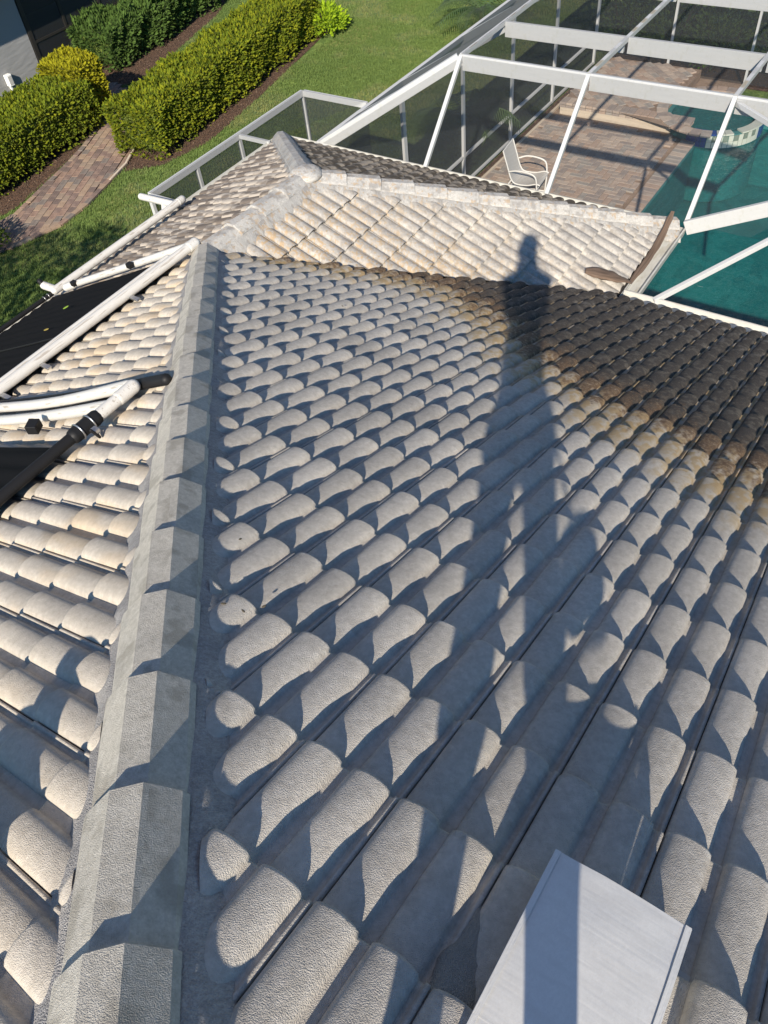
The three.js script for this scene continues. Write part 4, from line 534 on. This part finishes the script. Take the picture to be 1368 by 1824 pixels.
// ------------------------------------------------------------ neighbouring house and its dark screened porch
{
  const n = thing('neighbouring_house', 'neighbouring grey stucco house with dark bronze screened porch', 'house'), ws = std({ color: new THREE.Color().setRGB(0.25, 0.25, 0.25), roughness: 0.95, bumpMap: stucco.bumpMap, bumpScale: 0.01 }), bz = std({ color: new THREE.Color().setRGB(0.02, 0.018, 0.016), roughness: 0.5 }), dk = std({ color: new THREE.Color().setRGB(0.02, 0.022, 0.024), roughness: 0.5, transparent: true, opacity: 0.72, side: THREE.DoubleSide });
  const X = -15.6, Z = -9.35;
  mesh('wall', box(X - 7, X, GROUND - 0.05, -1.4, Z, 2), ws, n); mesh('eave', box(X - 7, X + 1.05, -1.4, -1.2, Z - 0.1, 2.4), white, n);
  mesh('roof', (() => { const g = new THREE.BoxGeometry(8, 0.1, 12); g.rotateZ(-0.35); g.translate(X - 3.2, -0.05, -3.6); return g; })(), std({ color: new THREE.Color().setRGB(0.35, 0.32, 0.28), roughness: 0.9 }), n);
  mesh('corner_post', bar(V(X - 0.02, GROUND, Z - 0.08), V(X - 0.02, -1.3, Z - 0.08), 0.1, 0.12, V(0, 0, 1)), bz, n);
  for (const z of [-10.6, -11.9, -13.2, -14.5, -15.8, -17.1]) mesh('porch_post', bar(V(X, GROUND, z), V(X, -1.3, z), 0.06, 0.08, V(0, 0, 1)), bz, n);
  mesh('porch_rail', bar(V(X, -1.35, Z - 0.1), V(X, -1.35, -17.1), 0.06, 0.1), bz, n); mesh('porch_rail', bar(V(X, -3.2, Z - 0.1), V(X, -3.2, -17.1), 0.05, 0.06), bz, n);
  const zs = [Z - 0.1, -10.6, -11.9, -13.2, -14.5, -15.8, -17.1]; for (let i = 0; i < 6; i++) mesh('porch_screen', quad(V(X, GROUND, zs[i]), V(X, GROUND, zs[i + 1]), V(X, -1.4, zs[i + 1]), V(X, -1.4, zs[i])), dk, n);
  mesh('porch_floor', box(X - 5, X - 0.05, GROUND - 0.02, GROUND + 0.03, -17, Z - 0.05), std({ color: new THREE.Color().setRGB(0.12, 0.12, 0.13), roughness: 0.7 }), n); mesh('porch_roof', box(X - 5, X + 0.3, -1.28, -1.2, -17.2, Z - 0.12), bz, n); mesh('porch_back_wall', box(X - 5.2, X - 5, GROUND, -1.3, -17.2, Z - 0.1), bz, n);
  const l = thing('wall_lamp', 'small white wall lamp on the neighbouring grey stucco wall', 'lamp'), lw = std({ color: new THREE.Color().setRGB(0.8, 0.8, 0.78), roughness: 0.4 });
  const lp = V(X + 0.09, -3.68, -8.27); mesh('housing', box(lp.x - 0.08, lp.x + 0.06, lp.y - 0.14, lp.y + 0.14, lp.z - 0.08, lp.z + 0.08, 0.02), lw, l); mesh('bracket', box(X + 0.0, X + 0.06, lp.y - 0.26, lp.y - 0.12, lp.z - 0.03, lp.z + 0.03, 0.008), lw, l); mesh('front_panel', box(lp.x + 0.058, lp.x + 0.066, lp.y - 0.1, lp.y + 0.1, lp.z - 0.055, lp.z + 0.055), std({ color: new THREE.Color().setRGB(0.45, 0.44, 0.42), roughness: 0.5 }), l);
}

// ------------------------------------------------------------ what casts the shadows from behind the camera: the photographer, a tool bag and a roof exhaust
const H = V(-0.416, 0, -0.91).normalize(), SIDE = V(0.91, 0, -0.416).normalize();
const loc = (s, y, back) => camera.position.clone().addScaledVector(SIDE, s).addScaledVector(H, -back).add(V(0, y, 0));
function flesh(bones, cell, k) {                                       // one continuous skin round tapered bones [a, b, ra, rb]
  const bb = new THREE.Box3(); for (const [a, b, ra, rb] of bones) { const r = Math.max(ra, rb) + 3 * cell; bb.expandByPoint(a.clone().addScalar(r)); bb.expandByPoint(a.clone().addScalar(-r)); bb.expandByPoint(b.clone().addScalar(r)); bb.expandByPoint(b.clone().addScalar(-r)); }
  const ctr = bb.getCenter(V(0, 0, 0)), half = Math.max(...bb.getSize(V(0, 0, 0)).toArray()) / 2, res = Math.min(128, Math.ceil((2 * half) / cell)), mc = new MarchingCubes(res, undefined, false, false, 200000); mc.isolation = 0;
  const d = V(0, 0, 0), p = V(0, 0, 0), pre = bones.map(([a, b, ra, rb]) => ({ a, ab: b.clone().sub(a), l2: Math.max(1e-9, a.distanceToSquared(b)), ra, rb }));
  for (let z = 0; z < res; z++) for (let y = 0; y < res; y++) for (let x = 0; x < res; x++) { p.set((x - res / 2) / (res / 2), (y - res / 2) / (res / 2), (z - res / 2) / (res / 2)).multiplyScalar(half).add(ctr); let s = 0; for (const o of pre) { d.copy(p).sub(o.a); const t = clamp(d.dot(o.ab) / o.l2); d.addScaledVector(o.ab, -t); s += Math.exp(-k * (d.length() - (o.ra + t * (o.rb - o.ra)))); } mc.field[x + y * res + z * res * res] = s > 1e-30 ? Math.log(s) / k : -1; }
  mc.update(); const n = mc.count, g = new THREE.BufferGeometry(), P = new Float32Array(mc.positionArray.slice(0, n * 3)); for (let i = 0; i < n; i++) for (let j = 0; j < 3; j++) P[i * 3 + j] = P[i * 3 + j] * half + ctr.getComponent(j); g.setAttribute('position', new THREE.BufferAttribute(P, 3)); g.computeVertexNormals(); return g;
}
{
  const skin = std({ color: new THREE.Color().setRGB(0.42, 0.26, 0.18), roughness: 0.6 }), cloth = std({ color: new THREE.Color().setRGB(0.1, 0.13, 0.2), roughness: 0.9 });
  const ph = thing('person', 'person in dark work clothes standing on the roof tiles holding up a phone', 'person'); const bones = [], b = (a, c, ra, rb) => bones.push([a, c, ra, rb]);
  const neck = loc(0.025, -0.05, 0.3), chest = loc(0.02, -0.28, 0.37), waist = loc(0.01, -0.62, 0.42), pel = loc(0.02, -0.8, 0.45), head = loc(0.018, 0.19, 0.24);
  b(loc(0.018, 0.24, 0.26), loc(0.018, 0.12, 0.23), 0.086, 0.064); b(head, neck, 0.06, 0.052); b(neck, chest, 0.05, 0.14); b(chest, waist, 0.145, 0.135); b(waist, pel, 0.14, 0.15);
  const hands = [];
  for (const s of [-1, 1]) { const sh = loc(0.02 + s * 0.19, -0.17, 0.35), el = loc(0.02 + s * 0.15, -0.5, 0.2), wr = loc(0.01 + s * 0.07, -0.06, 0.055); b(neck, sh, 0.06, 0.065); b(chest, sh, 0.09, 0.06); b(sh, el, 0.056, 0.042); b(el, wr, 0.04, 0.026); hands.push([s, wr]);
    const hip = loc(0.02 + s * 0.09, -0.86, 0.46), kn = loc(s < 0 ? -0.105 : 0.135, -1.2, 0.47), an = loc(s < 0 ? -0.16 : 0.12, -1.5, 0.52); b(pel, hip, 0.1, 0.1); b(hip, kn, 0.09, 0.066); b(kn, an, 0.062, 0.042); const toe = an.clone().addScaledVector(H, 0.17); toe.y = S * toe.z + 0.11; const heel = an.clone(); heel.y = S * an.z + 0.12; b(an, heel, 0.042, 0.045); b(heel, toe, 0.048, 0.036); }
  mesh('body', flesh(bones, 0.017, 70), cloth, ph);
  for (const [s, wr] of hands) { const hb = [], palm0 = loc(s * 0.08, -0.02, 0.045), f = (a, c, r1, r2) => hb.push([a, c, r1, r2]); f(wr, palm0, 0.026, 0.03); for (let i = 0; i < 4; i++) { const y = -0.045 + i * 0.02, l = [0.8, 0.95, 1, 0.9][i]; const k0 = loc(s * 0.085, y, 0.035), k1 = loc(s * 0.095, y + 0.004, 0.02 - 0.012 * l), k2 = loc(s * 0.083, y + 0.006, 0.006); f(palm0, k0, 0.022, 0.011); f(k0, k1, 0.0095, 0.009); f(k1, k2, 0.009, 0.008); } const t0 = loc(s * 0.07, 0.0, 0.05), t1 = loc(s * 0.055, 0.012, 0.042), t2 = loc(s * 0.04, 0.01, 0.034); f(palm0, t0, 0.02, 0.012); f(t0, t1, 0.011, 0.01); f(t1, t2, 0.01, 0.009); mesh('hand', flesh(hb, 0.004, 260), skin, ph); }
  { const hg = new THREE.SphereGeometry(0.105, 20, 14, 0, 6.3, 0, 1.7); hg.scale(0.95, 1.1, 1.05); hg.translate(...loc(0.018, 0.225, 0.275).toArray()); mesh('hair', hg, std({ color: new THREE.Color().setRGB(0.03, 0.02, 0.015), roughness: 0.9 }), ph); }
  const face = loc(0.018, 0.19, 0.16); for (const s of [-1, 1]) { const e = new THREE.SphereGeometry(0.012, 10, 8); e.translate(...loc(0.018 + s * 0.032, 0.2, 0.172).toArray()); mesh('eye', e, std({ color: 0xe8e4de, roughness: 0.3 }), ph); const r = new THREE.SphereGeometry(0.03, 10, 8); r.scale(0.4, 1, 0.6); r.translate(...loc(0.018 + s * 0.088, 0.185, 0.25).toArray()); mesh('ear', r, skin, ph); }
  { const g = new THREE.ConeGeometry(0.016, 0.05, 8); g.translate(...loc(0.018, 0.17, 0.158).toArray()); mesh('nose', g, skin, ph); const m = new THREE.TorusGeometry(0.02, 0.005, 6, 12, 3.14); m.translate(...loc(0.018, 0.125, 0.17).toArray()); mesh('mouth', m, std({ color: 0x8a4a44, roughness: 0.6 }), ph); }
  const phone = thing('phone', 'dark phone held up in both hands of the person', 'phone'); const pg = new RoundedBoxGeometry(0.075, 0.15, 0.008, 2, 0.003), pm = mesh('case', pg, std({ color: 0x18181a, roughness: 0.4 }), phone); pm.position.copy(loc(0, -0.0, 0.022)); pm.rotation.set(-0.8653, 0.6797, -0.1354 + Math.PI / 2 * 0, 'YXZ'); { const f = V(0, 0, -1).applyEuler(camera.rotation); pm.position.copy(camera.position).addScaledVector(f, -0.02); }
  // tool pouch on a long strap at the right knee
  const canvas = std({ color: new THREE.Color().setRGB(0.16, 0.12, 0.07), roughness: 0.95 }), bo = loc(0.285, -1.17, 0.43), bg = new THREE.SphereGeometry(1, 28, 18), bp = bg.attributes.position;
  for (let i = 0; i < bp.count; i++) { const x = bp.getX(i), y = bp.getY(i), z = bp.getZ(i), q = 1 + 0.1 * (fbm(x * 3 + 8, y * 3 + z * 2, 3) - 0.5); bp.setXYZ(i, Math.sign(x) * Math.pow(Math.abs(x), 0.7) * 0.085 * q, Math.sign(y) * Math.pow(Math.abs(y), 0.7) * 0.07, Math.sign(z) * Math.pow(Math.abs(z), 0.7) * 0.06 * q); } bg.computeVertexNormals(); bg.rotateY(0.43); bg.translate(bo.x, bo.y, bo.z);
  mesh('tool_pouch', bg, canvas, ph); mesh('pouch_strap', pipe([loc(0.17, -0.75, 0.45), loc(0.24, -1.0, 0.45), bo], 0.008, 6), canvas, ph);
  // roof exhaust on the garden-side slope
  const ex = thing('roof_exhaust', 'squat metal roof exhaust with a domed cap on the garden slope', 'vent'), eo = V(3.9, S * 3.9 + 0.02, 4.76), galv = std({ color: new THREE.Color().setRGB(0.5, 0.5, 0.5), metalness: 0.7, roughness: 0.45 });
  const lathe = (pts) => { const g = new THREE.LatheGeometry(pts.map(([r, y]) => new THREE.Vector2(r, y)), 28); g.translate(eo.x, eo.y, eo.z); return g; };
  mesh('base', lathe([[0.24, 0], [0.22, 0.05], [0.19, 0.16], [0.16, 0.22], [0.07, 0.26], [0.06, 0.3]]), galv, ex); mesh('cap', lathe([[0.055, 0.28], [0.085, 0.3], [0.09, 0.34], [0.075, 0.39], [0.04, 0.42], [0.0, 0.43]]), galv, ex);
}
renderer.render(scene, camera);
